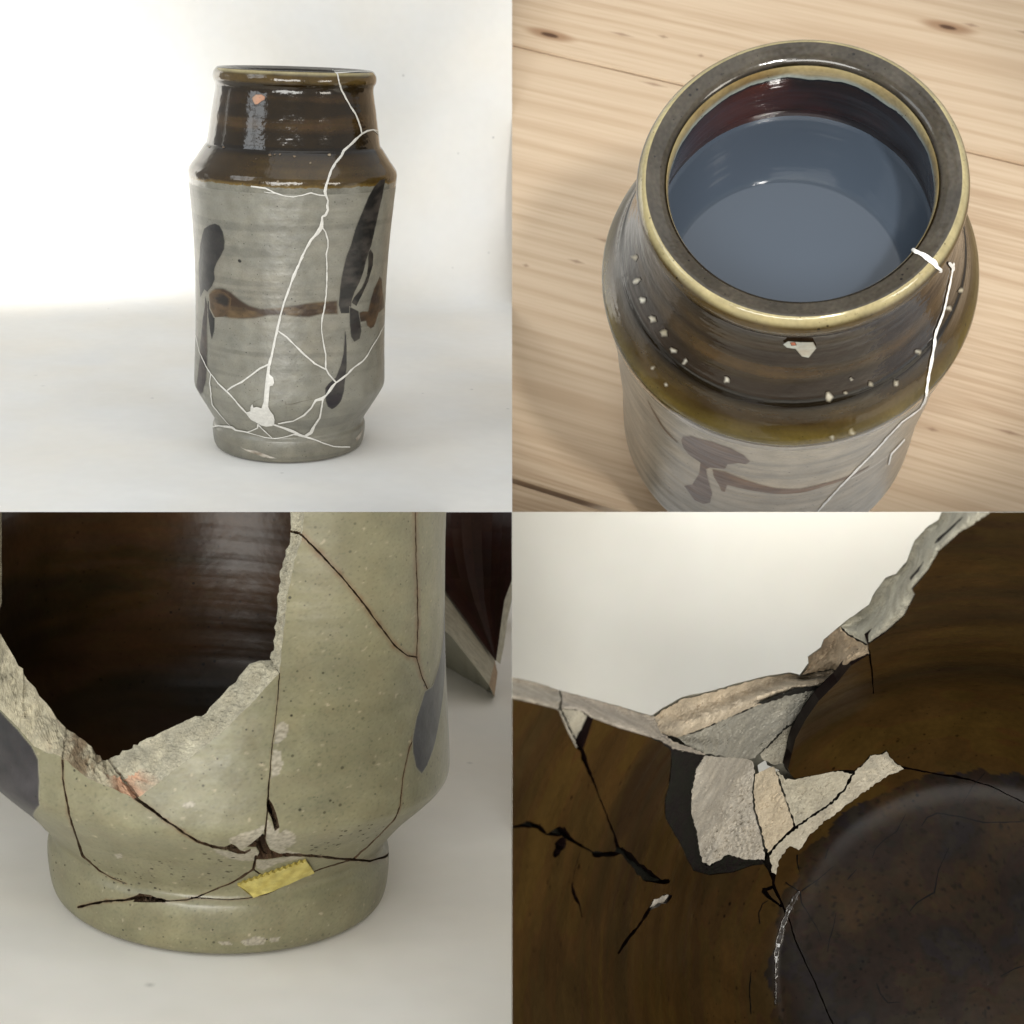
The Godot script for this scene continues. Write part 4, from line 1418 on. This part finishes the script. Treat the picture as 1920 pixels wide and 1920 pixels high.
	for k in 90:
		var q := Vector2(rng.randf_range(150, 900), 0)
		q.y = 1325 + rng.randf_range(-1, 1) * 55 + 60 * sin((q.x - 150) / 750.0 * PI) - 20
		if k > 60:
			q = Vector2(rng.randf_range(1150, 1440), 0)
			q.y = lerpf(1275, 1165, (q.x - 1150) / 290.0) + rng.randf_range(-35, 40)
		var g := hit(b, jar_c, Vector2(FC[0] + q.x * 0.5, FC[1] + q.y * 0.5))
		if g.z < 0:
			continue
		var w := rng.randf_range(0.35, 1.0)
		var ring := PackedVector2Array()
		for e in 8:
			ring.append(Vector2(g.x + cos(e * TAU / 8) * w * rng.randf_range(0.8, 1.2), g.y + sin(e * TAU / 8) * w * 0.7))
		patch(pits, jar_c, ring, Vector2(1.2, 1.2), 0.0012, func(_u: float, _v: float) -> Color: return rgb(92, 88, 74))
	var po2 := part("glaze_pits", pits, M.clayC, o, size_of.C)
	po2.set_meta("kind", "stuff")
	# masking tape
	mb = Mb.new()
	var outline := [890, 1390]
	for k in range(1, 24):
		outline += [lerpf(890, 1145, k / 24.0), lerpf(1390, 1300, k / 24.0) + (3.0 if k % 2 else -3.0)]
	outline += [1145, 1300, 1175, 1345]
	for k in range(1, 12):
		outline += [lerpf(1175, 950, k / 12.0), lerpf(1345, 1447, k / 12.0) + rng.randf_range(-1.5, 1.5)]
	outline += [950, 1447]
	var tuv := to_uv(b, jar_c, px(outline, FC[0], FC[1], FC[2]))
	patch(mb, jar_c, tuv, Vector2(0.9, 0.9), 0.016, func(u: float, v: float) -> Color: return rgb(206, 192, 112).lerp(rgb(184, 168, 88), clampf(0.35 + nz.get_noise_2d(u * 5, v * 5) * 1.4, 0, 1)))
	for i in tuv.size():
		var a := tuv[i]
		var c := tuv[(i + 1) % tuv.size()]
		mb.quad(jar_c.at(a.x, a.y, 0.016), jar_c.at(c.x, c.y, 0.016), jar_c.at(c.x, c.y, 0.001), jar_c.at(a.x, a.y, 0.001), rgb(176, 160, 80), jar_c.normal(a.x, a.y).cross(jar_c.at(c.x, c.y) - jar_c.at(a.x, a.y)))
	single("tape_strip", mb, M.tape, bay.C, size_of.C, "short strip of yellow masking tape across a crack above the jar's foot", "tape")
	loose_sherds()

func paint_c(o: Node3D, list: Array, off: float, dark: Color, pale: Color, label: String) -> void:
	var uv := to_uv("C", jar_c, px(list, FC[0], FC[1], FC[2]))
	var mb := Mb.new()
	patch(mb, jar_c, uv, Vector2(0.8, 0.8), off, func(u: float, v: float) -> Color:
		var c := dark.lerp(pale, clampf(0.4 + nz.get_noise_2d(u * 2, v * 2), 0, 1))
		return rgb(150, 146, 124).lerp(c, smoothstep(0.0, 0.9, edge_gap(uv, Vector2(u, v)))))
	mb.clip(seams("C"))
	part("brush_stroke", mb, M.glazeC, o, size_of.C, label)

func loose_sherds() -> void:
	# a curved sherd leaning behind the jar: inner face towards the lens, thick broken edge below left
	var b := "C"
	var foot := on_plane(b, Vector2(900, 1318), 0.0)
	var inv: Transform3D = bay.C.affine_inverse() * cam_w
	var depth: float = -(cam_w.affine_inverse() * (bay.C * (foot * size_of.C))).z
	var at := func(x: float, y: float, d: float) -> Vector3:
		return inv * (ray(Vector2(x, y)) * (depth + d)) / size_of.C
	var o := thing("loose_sherd", "loose curved sherd with maroon inside standing behind the broken jar", "sherd", bay.C)
	var planes := seams(b)
	var mb := Mb.new()
	var rows := 14
	var maroon := rgb(74, 46, 38)
	# left and right border of the inner face, row by row
	var lft := [[780, 900], [790, 1000], [815, 1080], [852, 1131], [880, 1170], [905, 1205], [928, 1238]]
	var rgt := [[990, 900], [978, 1020], [966, 1070], [946, 1125], [940, 1165], [935, 1205], [930, 1239]]
	var pos := func(s: float, t: float) -> Vector3:      # s across, t down
		var k := minf(t * 6.0, 5.9999)
		var i := int(k)
		var f := k - i
		var l := Vector2(lft[i][0], lft[i][1]).lerp(Vector2(lft[i + 1][0], lft[i + 1][1]), f)
		var r := Vector2(rgt[i][0], rgt[i][1]).lerp(Vector2(rgt[i + 1][0], rgt[i + 1][1]), f)
		var q := l.lerp(r, s)
		return at.call(q.x, q.y, 0.05 + 0.06 * sin(s * PI) * (1.0 - t) + (1.0 - t) * 0.05)
	for i in 10:
		for j in rows:
			mb.quad(pos.call(i / 10.0, j / float(rows)), pos.call((i + 1) / 10.0, j / float(rows)), pos.call((i + 1) / 10.0, (j + 1) / float(rows)), pos.call(i / 10.0, (j + 1) / float(rows)), maroon.lerp(rgb(52, 36, 30), clampf(nz.get_noise_2d(i * 9.0, j * 9.0) + 0.4, 0, 1)), inv.basis.z)
	mb.clip(planes)
	part("inside_face", mb, M.inside, o, size_of.C)
	mb = Mb.new()
	var clay := rgb(188, 180, 158)
	var inn := [[760, 985], [815, 1080], [852, 1131], [880, 1170], [905, 1205], [928, 1238], [933, 1262]]
	var out := [[740, 1085], [800, 1150], [848, 1196], [872, 1226], [894, 1254], [917, 1285], [927, 1306]]
	for i in 6:
		var t := i / 6.0
		var t2 := (i + 1) / 6.0
		for k in 3:
			var f := k / 3.0
			var f2 := (k + 1) / 3.0
			var p := func(m: int, e: float, tt: float) -> Vector3:
				var q := Vector2(inn[m][0], inn[m][1]).lerp(Vector2(out[m][0], out[m][1]), e)
				return at.call(q.x, q.y, lerpf(0.05 + (1.0 - tt) * 0.05, 0.0, e))
			mb.quad(p.call(i, f, t), p.call(i + 1, f, t2), p.call(i + 1, f2, t2), p.call(i, f2, t), clay.lerp(rgb(170, 118, 70), 0.5 if i == 5 else 0.0), inv.basis.z)
	# the thin right edge
	var r2 := [[1010, 1000], [984, 1060], [962, 1115], [951, 1165], [945, 1210], [938, 1245]]
	var r1 := [[985, 960], [966, 1070], [946, 1125], [940, 1165], [935, 1205], [930, 1239]]
	for i in 5:
		mb.quad(at.call(r1[i][0], r1[i][1], 0.07), at.call(r1[i + 1][0], r1[i + 1][1], 0.06), at.call(r2[i + 1][0], r2[i + 1][1], 0.10), at.call(r2[i][0], r2[i][1], 0.10), clay, inv.basis.z)
	mb.clip(planes)
	part("broken_edge", mb, M.clayC, o, size_of.C)
	mb = Mb.new()
	var low := [[740, 1180], [800, 1230], [846, 1262], [866, 1286], [885, 1303], [905, 1316], [925, 1312]]
	for i in 6:
		mb.quad(at.call(out[i][0], out[i][1], 0.0), at.call(out[i + 1][0], out[i + 1][1], 0.0), at.call(low[i + 1][0], low[i + 1][1], 0.12), at.call(low[i][0], low[i][1], 0.12), rgb(150, 148, 128), inv.basis.z)
	mb.clip(planes)
	part("glazed_outside", mb, M.glazeC, o, size_of.C)
	mb = Mb.new()
	for j in rows:      # its back
		mb.quad(at.call(790, 900 + j * 24, 0.35), at.call(985 - j * 4, 900 + j * 24, 0.35), at.call(981 - j * 4, 924 + j * 24, 0.3), at.call(790 + j, 924 + j * 24, 0.3), rgb(150, 148, 128), -inv.basis.z)
	mb.clip(planes)
	part("glazed_back", mb, M.glazeC, o, size_of.C)

# ------------------------------------------------------------------ bay D: a look down into the broken jar
func bay_d() -> void:
	var b := "D"
	var o := thing("broken_jar", "broken jar seen from above into its dark inside and cracked floor", "jar", bay.D)
	var thick := 0.15
	var planes := seams(b)
	var s: float = size_of.D
	var edge_in := [-260, 640, -60, 690, 0, 700, 80, 718, 160, 738, 175, 745, 205, 815, 240, 885, 262, 902, 285, 835, 305, 775, 400, 810, 500, 840, 560, 860, 600, 890, 600, 950, 590, 1030, 575, 1080, 578, 1150, 610, 1210, 640, 1260, 660, 1310, 680, 1345,
		740, 1362, 830, 1352, 900, 1327, 945, 1322, 962, 1345, 985, 1400, 992, 1360, 1000, 1310, 1040, 1250, 1075, 1268, 1098, 1238, 1112, 1212, 1170, 1162, 1250, 1102, 1330, 1042, 1400, 992, 1470, 964, 1440, 940, 1420, 922, 1405, 893, 1380, 910, 1342, 912, 1318, 945, 1285, 970,
		1230, 968, 1150, 985, 1060, 1000, 1045, 985, 1035, 962, 1048, 905, 1062, 850, 1100, 775, 1150, 705, 1220, 635, 1270, 572, 1340, 532, 1335, 497, 1400, 452, 1470, 390, 1512, 310, 1500, 290, 1560, 220, 1600, 150, 1680, 80, 1780, 10, 1850, -60, 2000, -220]
	var p_in := px(edge_in, FD[0], FD[1], FD[2])
	p_in.append_array(PackedVector2Array([Vector2(2060, 700), Vector2(1900, 480), Vector2(1500, 380), Vector2(1000, 560), Vector2(640, 1100)]))
	var cut_in := to_uv(b, inner, p_in)
	var itop := inner.v_at_h(3.75)
	var skin := cut([PackedVector2Array([Vector2(-314.159, 0), Vector2(314.159, 0), Vector2(314.159, itop), Vector2(-314.159, itop)])], cut_in)
	var low := inner.v_at_h(0.85)
	var gone := PackedVector2Array()
	for k in 41:
		var t := k / 40.0
		gone.append(Vector2(lerpf(-330, -52, t), low + 14.0 * nz.get_noise_2d(t * 300.0, 3.0) + (70.0 * smoothstep(0.85, 1.0, t))))
	gone.append(Vector2(-38, itop + 90))
	gone.append(Vector2(-330, itop + 90))
	var gone2 := PackedVector2Array()
	for k in 31:
		var t := k / 30.0
		gone2.append(Vector2(lerpf(196, 330, t), low + 14.0 * nz.get_noise_2d(t * 300.0, 9.0) + (110.0 * smoothstep(0.2, 0.0, t))))
	gone2.append(Vector2(330, itop + 90))
	gone2.append(Vector2(190, itop + 90))
	skin = cut(cut(skin, gone), gone2)
	for c in [[262, 890, 16, 270, 925, 18, 285, 965, 12, 320, 1045, 5, 360, 1150, 5, 388, 1215, 8, 402, 1262, 16],
			[-120, 1190, 8, 10, 1180, 12, 60, 1172, 24, 98, 1180, 20, 130, 1210, 5, 150, 1205, 22, 185, 1195, 30, 215, 1225, 22, 245, 1243, 12, 300, 1275, 6, 310, 1283, 20, 390, 1285, 18, 410, 1268, 30, 440, 1292, 26, 470, 1330, 34, 510, 1365, 38, 560, 1388, 22, 590, 1385, 16],
			[190, 1225, 30, 172, 1265, 34, 158, 1290, 18],
			[600, 1440, 8, 575, 1452, 40, 540, 1468, 26, 515, 1490, 12, 480, 1545, 8, 430, 1610, 12, 400, 1655, 8],
			[980, 1385, 10, 985, 1410, 10, 1012, 1470, 8, 1040, 1530, 5, 1060, 1600, 5, 1100, 1690, 5, 1130, 1750, 5, 1180, 1870, 6, 1260, 2040, 6],
			[985, 1405, 8, 945, 1420, 20, 960, 1440, 14, 1010, 1480, 8],
			[1455, 958, 9, 1500, 965, 6, 1600, 985, 5, 1650, 990, 9, 1720, 1005, 5, 1800, 1030, 4, 1920, 1090, 4, 2050, 1160, 4],
			[1338, 520, 7, 1350, 600, 5, 1355, 680, 4], [225, 1395, 4, 235, 1440, 14, 250, 1470, 6, 262, 1520, 3]]:
		skin = cut(skin, to_uv(b, inner, ribbon(c, FD[0], FD[1], FD[2], 0.5)))
	skin.sort_custom(func(x, y): return absf(area(x)) > absf(area(y)))
	var crease := 84.0
	var tone := func(u: float, v: float) -> Color:
		var pr := inner.prof(v)
		var a := u * 0.01
		var st := nz.get_noise_3d(sin(a) * 26.0, pr.y * 90.0, cos(a) * 26.0)
		var fine := nz2.get_noise_3d(sin(a) * 40.0 * pr.x, pr.y * 40.0, cos(a) * 40.0 * pr.x)
		if v < crease + 6.0 * nz.get_noise_2d(u * 2.0, 5.0):
			var q := Vector2(sin(a), cos(a)) * pr.x
			var cl := nz.get_noise_2d(q.x * 110.0, q.y * 110.0)
			var c := rgb(36, 29, 22).lerp(rgb(54, 41, 25), clampf(0.3 + cl * 1.3, 0, 1)).lerp(rgb(40, 37, 36), clampf(-cl * 1.5, 0, 1))
			return c.lerp(rgb(26, 22, 18), smoothstep(0.38, 0.6, nz2.get_noise_2d(q.x * 420.0, q.y * 420.0) ) * 0.8)
		return rgb(60, 45, 26).lerp(rgb(70, 52, 28), clampf(0.4 + st * 0.9 + 0.3 * fine, 0, 1)).lerp(rgb(47, 37, 25), clampf(-st * 1.1 + 0.2 * fine, 0, 1))
	for p in skin:
		var mb := Mb.new()
		patch(mb, inner, p, Vector2(1.3, 1.0), 0.0, tone)
		var lowest := 1e9
		var mid := 0.0
		for q in p:
			lowest = minf(lowest, q.y)
			mid += q.y / p.size()
		# the glaze is a layer: its broken border has a dark thickness
		for i in p.size():
			var a: Vector2 = p[i]
			var c: Vector2 = p[(i + 1) % p.size()]
			if absf(a.x) > 313.9 or a.y > itop - 0.2 or a.y < 0.2:
				continue
			mb.quad(inner.at(a.x, a.y), inner.at(c.x, c.y), inner.at(c.x, c.y, -0.035), inner.at(a.x, a.y, -0.035), rgb(22, 19, 15))
		mb.clip(planes)
		part("floor" if lowest < 5.0 else "inside_wall", mb, M.insideD if lowest > 5.0 else M.floorD, o, s)
	# outer skin
	var edge_out := [-260, 540, -60, 600, 0, 620, 90, 640, 175, 668, 260, 690, 400, 728, 480, 755, 530, 768, 570, 740, 640, 700, 750, 675, 850, 645, 950, 620, 1040, 605, 1080, 612, 1090, 600, 1115, 570, 1110, 545, 1160, 510, 1170, 480, 1232, 428, 1260, 405, 1340, 350, 1352, 320, 1400, 250, 1440, 235, 1480, 190, 1495, 150, 1510, 110, 1560, 55, 1600, 30, 1612, 0, 1640, -60, 1720, -220]
	var p_out := px(edge_out, FD[0], FD[1], FD[2])
	p_out.append_array(PackedVector2Array([Vector2(1700, 480), Vector2(1500, 350), Vector2(1000, 500), Vector2(600, 1000)]))
	var vtop := jar.v_at_h(3.4)
	var outer := cut([PackedVector2Array([Vector2(-314.159, 0), Vector2(314.159, 0), Vector2(314.159, vtop), Vector2(-314.159, vtop)])], to_uv(b, inner, p_out, thick))
	var hole := [905, 935, 918, 925, 935, 914, 940, 932, 985, 950, 950, 964, 912, 985]
	outer = cut(outer, to_uv(b, inner, px(hole, FD[0], FD[1], FD[2]), thick))
	outer = cut(cut(outer, gone), gone2)
	for p in outer:
		var mb := Mb.new()
		var f := inner.v_at_h(0.9) / jar.v_at_h(0.9)
		patch(mb, inner, p, Vector2(3.0, 3.0), -thick - 0.004, func(u: float, v: float) -> Color: return rgb(158, 154, 141).lerp(rgb(138, 136, 122), clampf(0.4 + nz.get_noise_2d(u, v * 3.0), 0, 1)), true)
		mb.clip(planes)
		part("outside_wall", mb, M.glazeD, o, s)
	# broken faces: x, y, depth through the wall
	var clay := rgb(178, 168, 152)
	var faces := [
		["broken_edge", [-260, 540, 1, -60, 600, 1, 0, 620, 1, 90, 640, 1, 175, 668, 1, 182, 700, 0.5, 172, 740, 0.02, 80, 718, 0.02, 0, 700, 0.02, -60, 690, 0.02, -260, 640, 0.02], rgb(186, 178, 164), 0.004, 5.0],
		["broken_edge", [182, 670, 1, 260, 690, 1, 400, 728, 1, 480, 755, 1, 530, 768, 1, 548, 800, 0.8, 556, 828, 0.5, 600, 858, 0.25, 720, 903, 0.1, 726, 912, 0.06, 600, 888, 0.02, 560, 860, 0.02, 500, 840, 0.02, 400, 810, 0.02, 305, 775, 0.02, 262, 745, 0.12, 186, 735, 0.12, 188, 700, 0.5], rgb(190, 181, 168), 0.004, 5.0],
		["clay_chip", [186, 738, 0.14, 262, 748, 0.14, 300, 778, 0.12, 282, 835, 0.16, 262, 880, 0.2, 250, 878, 0.2, 215, 800, 0.16], rgb(178, 172, 156), 0.006, 4.0],
		["clay_chip", [166, 740, 0.05, 180, 745, 0.05, 214, 812, 0.1, 246, 882, 0.1, 238, 884, 0.1, 200, 815, 0.05], rgb(180, 174, 160), 0.004, 4.0],
		["broken_face", [532, 770, 1, 570, 742, 1, 640, 702, 1, 750, 676, 1, 850, 646, 1, 950, 621, 1, 1040, 606, 1, 1080, 612, 1, 1110, 611, 0.95, 1205, 592, 0.7, 1211, 620, 0.5, 1190, 646, 0.4, 1130, 655, 0.4, 1060, 665, 0.45, 1000, 690, 0.5, 930, 720, 0.5, 850, 755, 0.5, 700, 820, 0.5, 620, 846, 0.5, 558, 828, 0.6], rgb(206, 192, 170), 0.012, 4.0],
		["grey_face", [622, 848, 0.5, 700, 822, 0.5, 850, 757, 0.5, 930, 722, 0.5, 1000, 692, 0.5, 1060, 667, 0.45, 1188, 648, 0.4, 1150, 702, 0.3, 1090, 762, 0.3, 1030, 802, 0.35, 960, 872, 0.45, 905, 925, 0.5, 860, 930, 0.4, 800, 917, 0.3, 725, 905, 0.15, 650, 872, 0.3], rgb(170, 167, 156), 0.02, 3.5],
		["dark_edge", [905, 722, 0.44, 960, 700, 0.44, 1000, 684, 0.44, 1060, 662, 0.4, 1130, 655, 0.38, 1192, 645, 0.34, 1178, 668, 0.34, 1110, 674, 0.38, 1030, 690, 0.42, 960, 716, 0.44], rgb(40, 38, 34), 0.01, 4.0],
		["glaze_edge", [500, 838, 0.0, 560, 858, 0.0, 602, 888, 0.0, 725, 912, 0.12, 690, 965, 0.16, 672, 1050, 0.18, 672, 1130, 0.18, 692, 1210, 0.18, 702, 1280, 0.18, 712, 1318, 0.18, 742, 1330, 0.16, 780, 1306, 0.16, 800, 1288, 0.16, 842, 1296, 0.16, 880, 1306, 0.16, 940, 1306, 0.14, 946, 1322, 0.04, 900, 1328, 0.03, 830, 1353, 0.03, 740, 1364, 0.03, 678, 1347, 0.03, 658, 1310, 0.03, 640, 1260, 0.03, 610, 1210, 0.03, 576, 1150, 0.03, 573, 1080, 0.03, 588, 1030, 0.03, 598, 950, 0.03, 598, 892, 0.02], rgb(24, 22, 19), 0.006, 4.0],
		["clay_chip", [722, 914, 0.15, 800, 919, 0.3, 880, 924, 0.42, 904, 936, 0.5, 909, 970, 0.5, 900, 1050, 0.45, 904, 1112, 0.4, 928, 1192, 0.3, 943, 1252, 0.22, 948, 1304, 0.16, 880, 1303, 0.18, 842, 1293, 0.18, 800, 1285, 0.18, 778, 1303, 0.18, 742, 1326, 0.18, 712, 1312, 0.18, 702, 1260, 0.2, 692, 1200, 0.2, 672, 1130, 0.2, 672, 1058, 0.2, 690, 965, 0.18], rgb(200, 193, 180), 0.02, 3.5],
		["small_chip", [932, 910, 0.6, 975, 865, 0.5, 1042, 802, 0.36, 1098, 775, 0.28, 1062, 850, 0.22, 1048, 908, 0.2, 1052, 940, 0.2, 1034, 962, 0.2, 1020, 945, 0.3, 978, 945, 0.5, 942, 932, 0.6], rgb(182, 176, 160), 0.014, 3.5],
		["clay_chip", [1085, 612, 0.95, 1115, 570, 1, 1110, 545, 1, 1160, 510, 1, 1170, 480, 1, 1230, 430, 1, 1245, 452, 0.8, 1308, 490, 0.3, 1333, 498, 0.05, 1340, 530, 0.02, 1270, 572, 0.05, 1222, 625, 0.08, 1218, 600, 0.4, 1205, 588, 0.6, 1150, 598, 0.8], rgb(174, 156, 132), 0.02, 4.0],
		["broken_edge", [1234, 428, 1, 1260, 405, 1, 1340, 350, 1, 1352, 320, 1, 1400, 250, 1, 1440, 235, 1, 1480, 190, 1, 1495, 150, 1, 1510, 110, 1, 1560, 55, 1, 1600, 30, 1, 1612, 0, 1, 1640, -60, 1, 1720, -220, 1, 2000, -220, 0.02, 1850, -60, 0.02, 1780, 10, 0.02, 1680, 80, 0.02, 1600, 150, 0.02, 1560, 220, 0.02, 1500, 290, 0.02, 1512, 310, 0.02, 1470, 390, 0.02, 1400, 452, 0.02, 1337, 496, 0.02, 1312, 486, 0.3, 1250, 448, 0.8], rgb(188, 184, 168), 0.012, 4.5],
		["clay_chip", [914, 985, 0.45, 950, 964, 0.5, 982, 952, 0.5, 994, 985, 0.45, 1006, 1030, 0.4, 1026, 1088, 0.35, 1050, 1150, 0.25, 1056, 1180, 0.2, 1012, 1220, 0.14, 962, 1276, 0.1, 950, 1250, 0.14, 934, 1190, 0.2, 912, 1112, 0.32, 907, 1045, 0.42], rgb(208, 194, 170), 0.01, 3.5],
		["clay_chip", [990, 955, 0.45, 1002, 978, 0.42, 1025, 1002, 0.3, 1060, 1003, 0.25, 1180, 974, 0.2, 1230, 972, 0.18, 1276, 982, 0.16, 1248, 1030, 0.14, 1200, 1084, 0.12, 1100, 1152, 0.1, 1062, 1178, 0.14, 1054, 1146, 0.2, 1032, 1088, 0.3, 1012, 1028, 0.38], rgb(198, 191, 172), 0.01, 3.5],
		["clay_chip", [1286, 972, 0.1, 1320, 946, 0.12, 1342, 914, 0.14, 1380, 912, 0.2, 1404, 898, 0.3, 1420, 924, 0.14, 1440, 942, 0.06, 1470, 964, 0.0, 1400, 993, 0.0, 1330, 1043, 0.0, 1250, 1103, 0.0, 1170, 1163, 0.0, 1112, 1213, 0.0, 1098, 1239, 0.0, 1075, 1268, 0.0, 1040, 1252, 0.02, 1000, 1310, 0.02, 990, 1360, 0.02, 976, 1352, 0.03, 966, 1290, 0.06, 1018, 1226, 0.08, 1104, 1160, 0.08, 1206, 1092, 0.08, 1256, 1034, 0.1, 1284, 984, 0.1], rgb(198, 190, 172), 0.008, 3.5],
		["white_chip", [512, 1493, 0.1, 540, 1442, 0.1, 588, 1432, 0.1, 600, 1446, 0.1, 580, 1470, 0.1, 560, 1466, 0.1, 530, 1478, 0.1], rgb(206, 200, 190), 0.006, 3.5]]
	for f in faces:
		var mb := Mb.new()
		facet(mb, b, inner, f[1], FD[0], FD[1], FD[2], thick, f[4], f[2], f[3])
		mb.clip(planes)
		part(f[0], mb, M.clayD, o, s)
	# crack filler and backing seen in the cracks
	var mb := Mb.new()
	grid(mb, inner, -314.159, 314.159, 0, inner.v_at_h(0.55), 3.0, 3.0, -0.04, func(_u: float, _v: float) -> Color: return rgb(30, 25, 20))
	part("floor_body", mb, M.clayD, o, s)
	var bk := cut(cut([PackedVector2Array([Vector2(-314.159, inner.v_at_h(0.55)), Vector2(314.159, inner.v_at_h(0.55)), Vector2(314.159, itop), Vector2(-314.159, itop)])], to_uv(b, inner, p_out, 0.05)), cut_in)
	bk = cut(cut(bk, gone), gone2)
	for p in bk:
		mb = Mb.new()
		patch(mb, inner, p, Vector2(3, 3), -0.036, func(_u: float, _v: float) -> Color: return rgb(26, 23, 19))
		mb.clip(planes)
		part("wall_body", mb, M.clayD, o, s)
	# hairline crazing of the floor's glaze
	for c in [[380, 1000, 7, 480, 930, 6, 600, 830, 4], [270, 940, 8, 370, 1008, 9, 380, 1080, 7, 440, 1180, 6, 490, 1260, 5, 520, 1340, 3], [870, 770, 4, 890, 710, 6, 960, 640, 7, 1040, 585, 7, 1100, 470, 4], [1210, 550, 5, 1250, 490, 8, 1320, 460, 8, 1480, 485, 7, 1640, 525, 7, 1900, 520, 6],
			[1130, 1140, 5, 1180, 1080, 8, 1300, 1010, 9, 1320, 900, 6, 1330, 850, 6, 1400, 700, 4], [560, 1420, 4, 575, 1330, 7, 600, 1250, 6, 620, 1150, 3], [900, 1640, 5, 925, 1710, 8, 980, 1775, 7, 1060, 1770, 4], [92, 1225, 6, 85, 1150, 8, 110, 1090, 7, 150, 1065, 4],
			[350, 750, 8, 350, 800, 7, 365, 865, 4], [545, 775, 6, 565, 705, 5], [700, 920, 9, 760, 850, 5], [1500, 390, 4, 1560, 280, 6, 1650, 180, 4], [30, 1560, 6, 20, 1680, 7, 30, 1850, 5], [1760, 1590, 5, 1850, 1540, 8, 1930, 1515, 6]]:
		mb = Mb.new()
		patch(mb, inner, to_uv(b, inner, ribbon(c, 1400, 1400, 0.2708, 0.5)), Vector2(1.0, 1.0), 0.0015, func(_u: float, _v: float) -> Color: return rgb(18, 15, 13))
		mb.clip(planes)
		part("hairline", mb, M.floorD, o, s)
	# pooled glaze along the crease between wall and floor
	mb = Mb.new()
	var line := [1076, 1425, 14, 1060, 1450, 20, 1040, 1490, 22, 1018, 1545, 20, 1004, 1600, 20, 992, 1650, 16, 990, 1720, 9, 988, 1800, 7, 985, 1850, 5]
	var uvp := to_uv(b, inner, ribbon(line, FD[0], FD[1], FD[2], 0.4))
	bead(mb, inner, uvp, 0.5, 0.004, 0.02, 2.2, rgb(52, 45, 38))
	part("pooled_glaze", mb, M.darkD, o, s, "shiny bead of pooled glaze along the floor's edge")
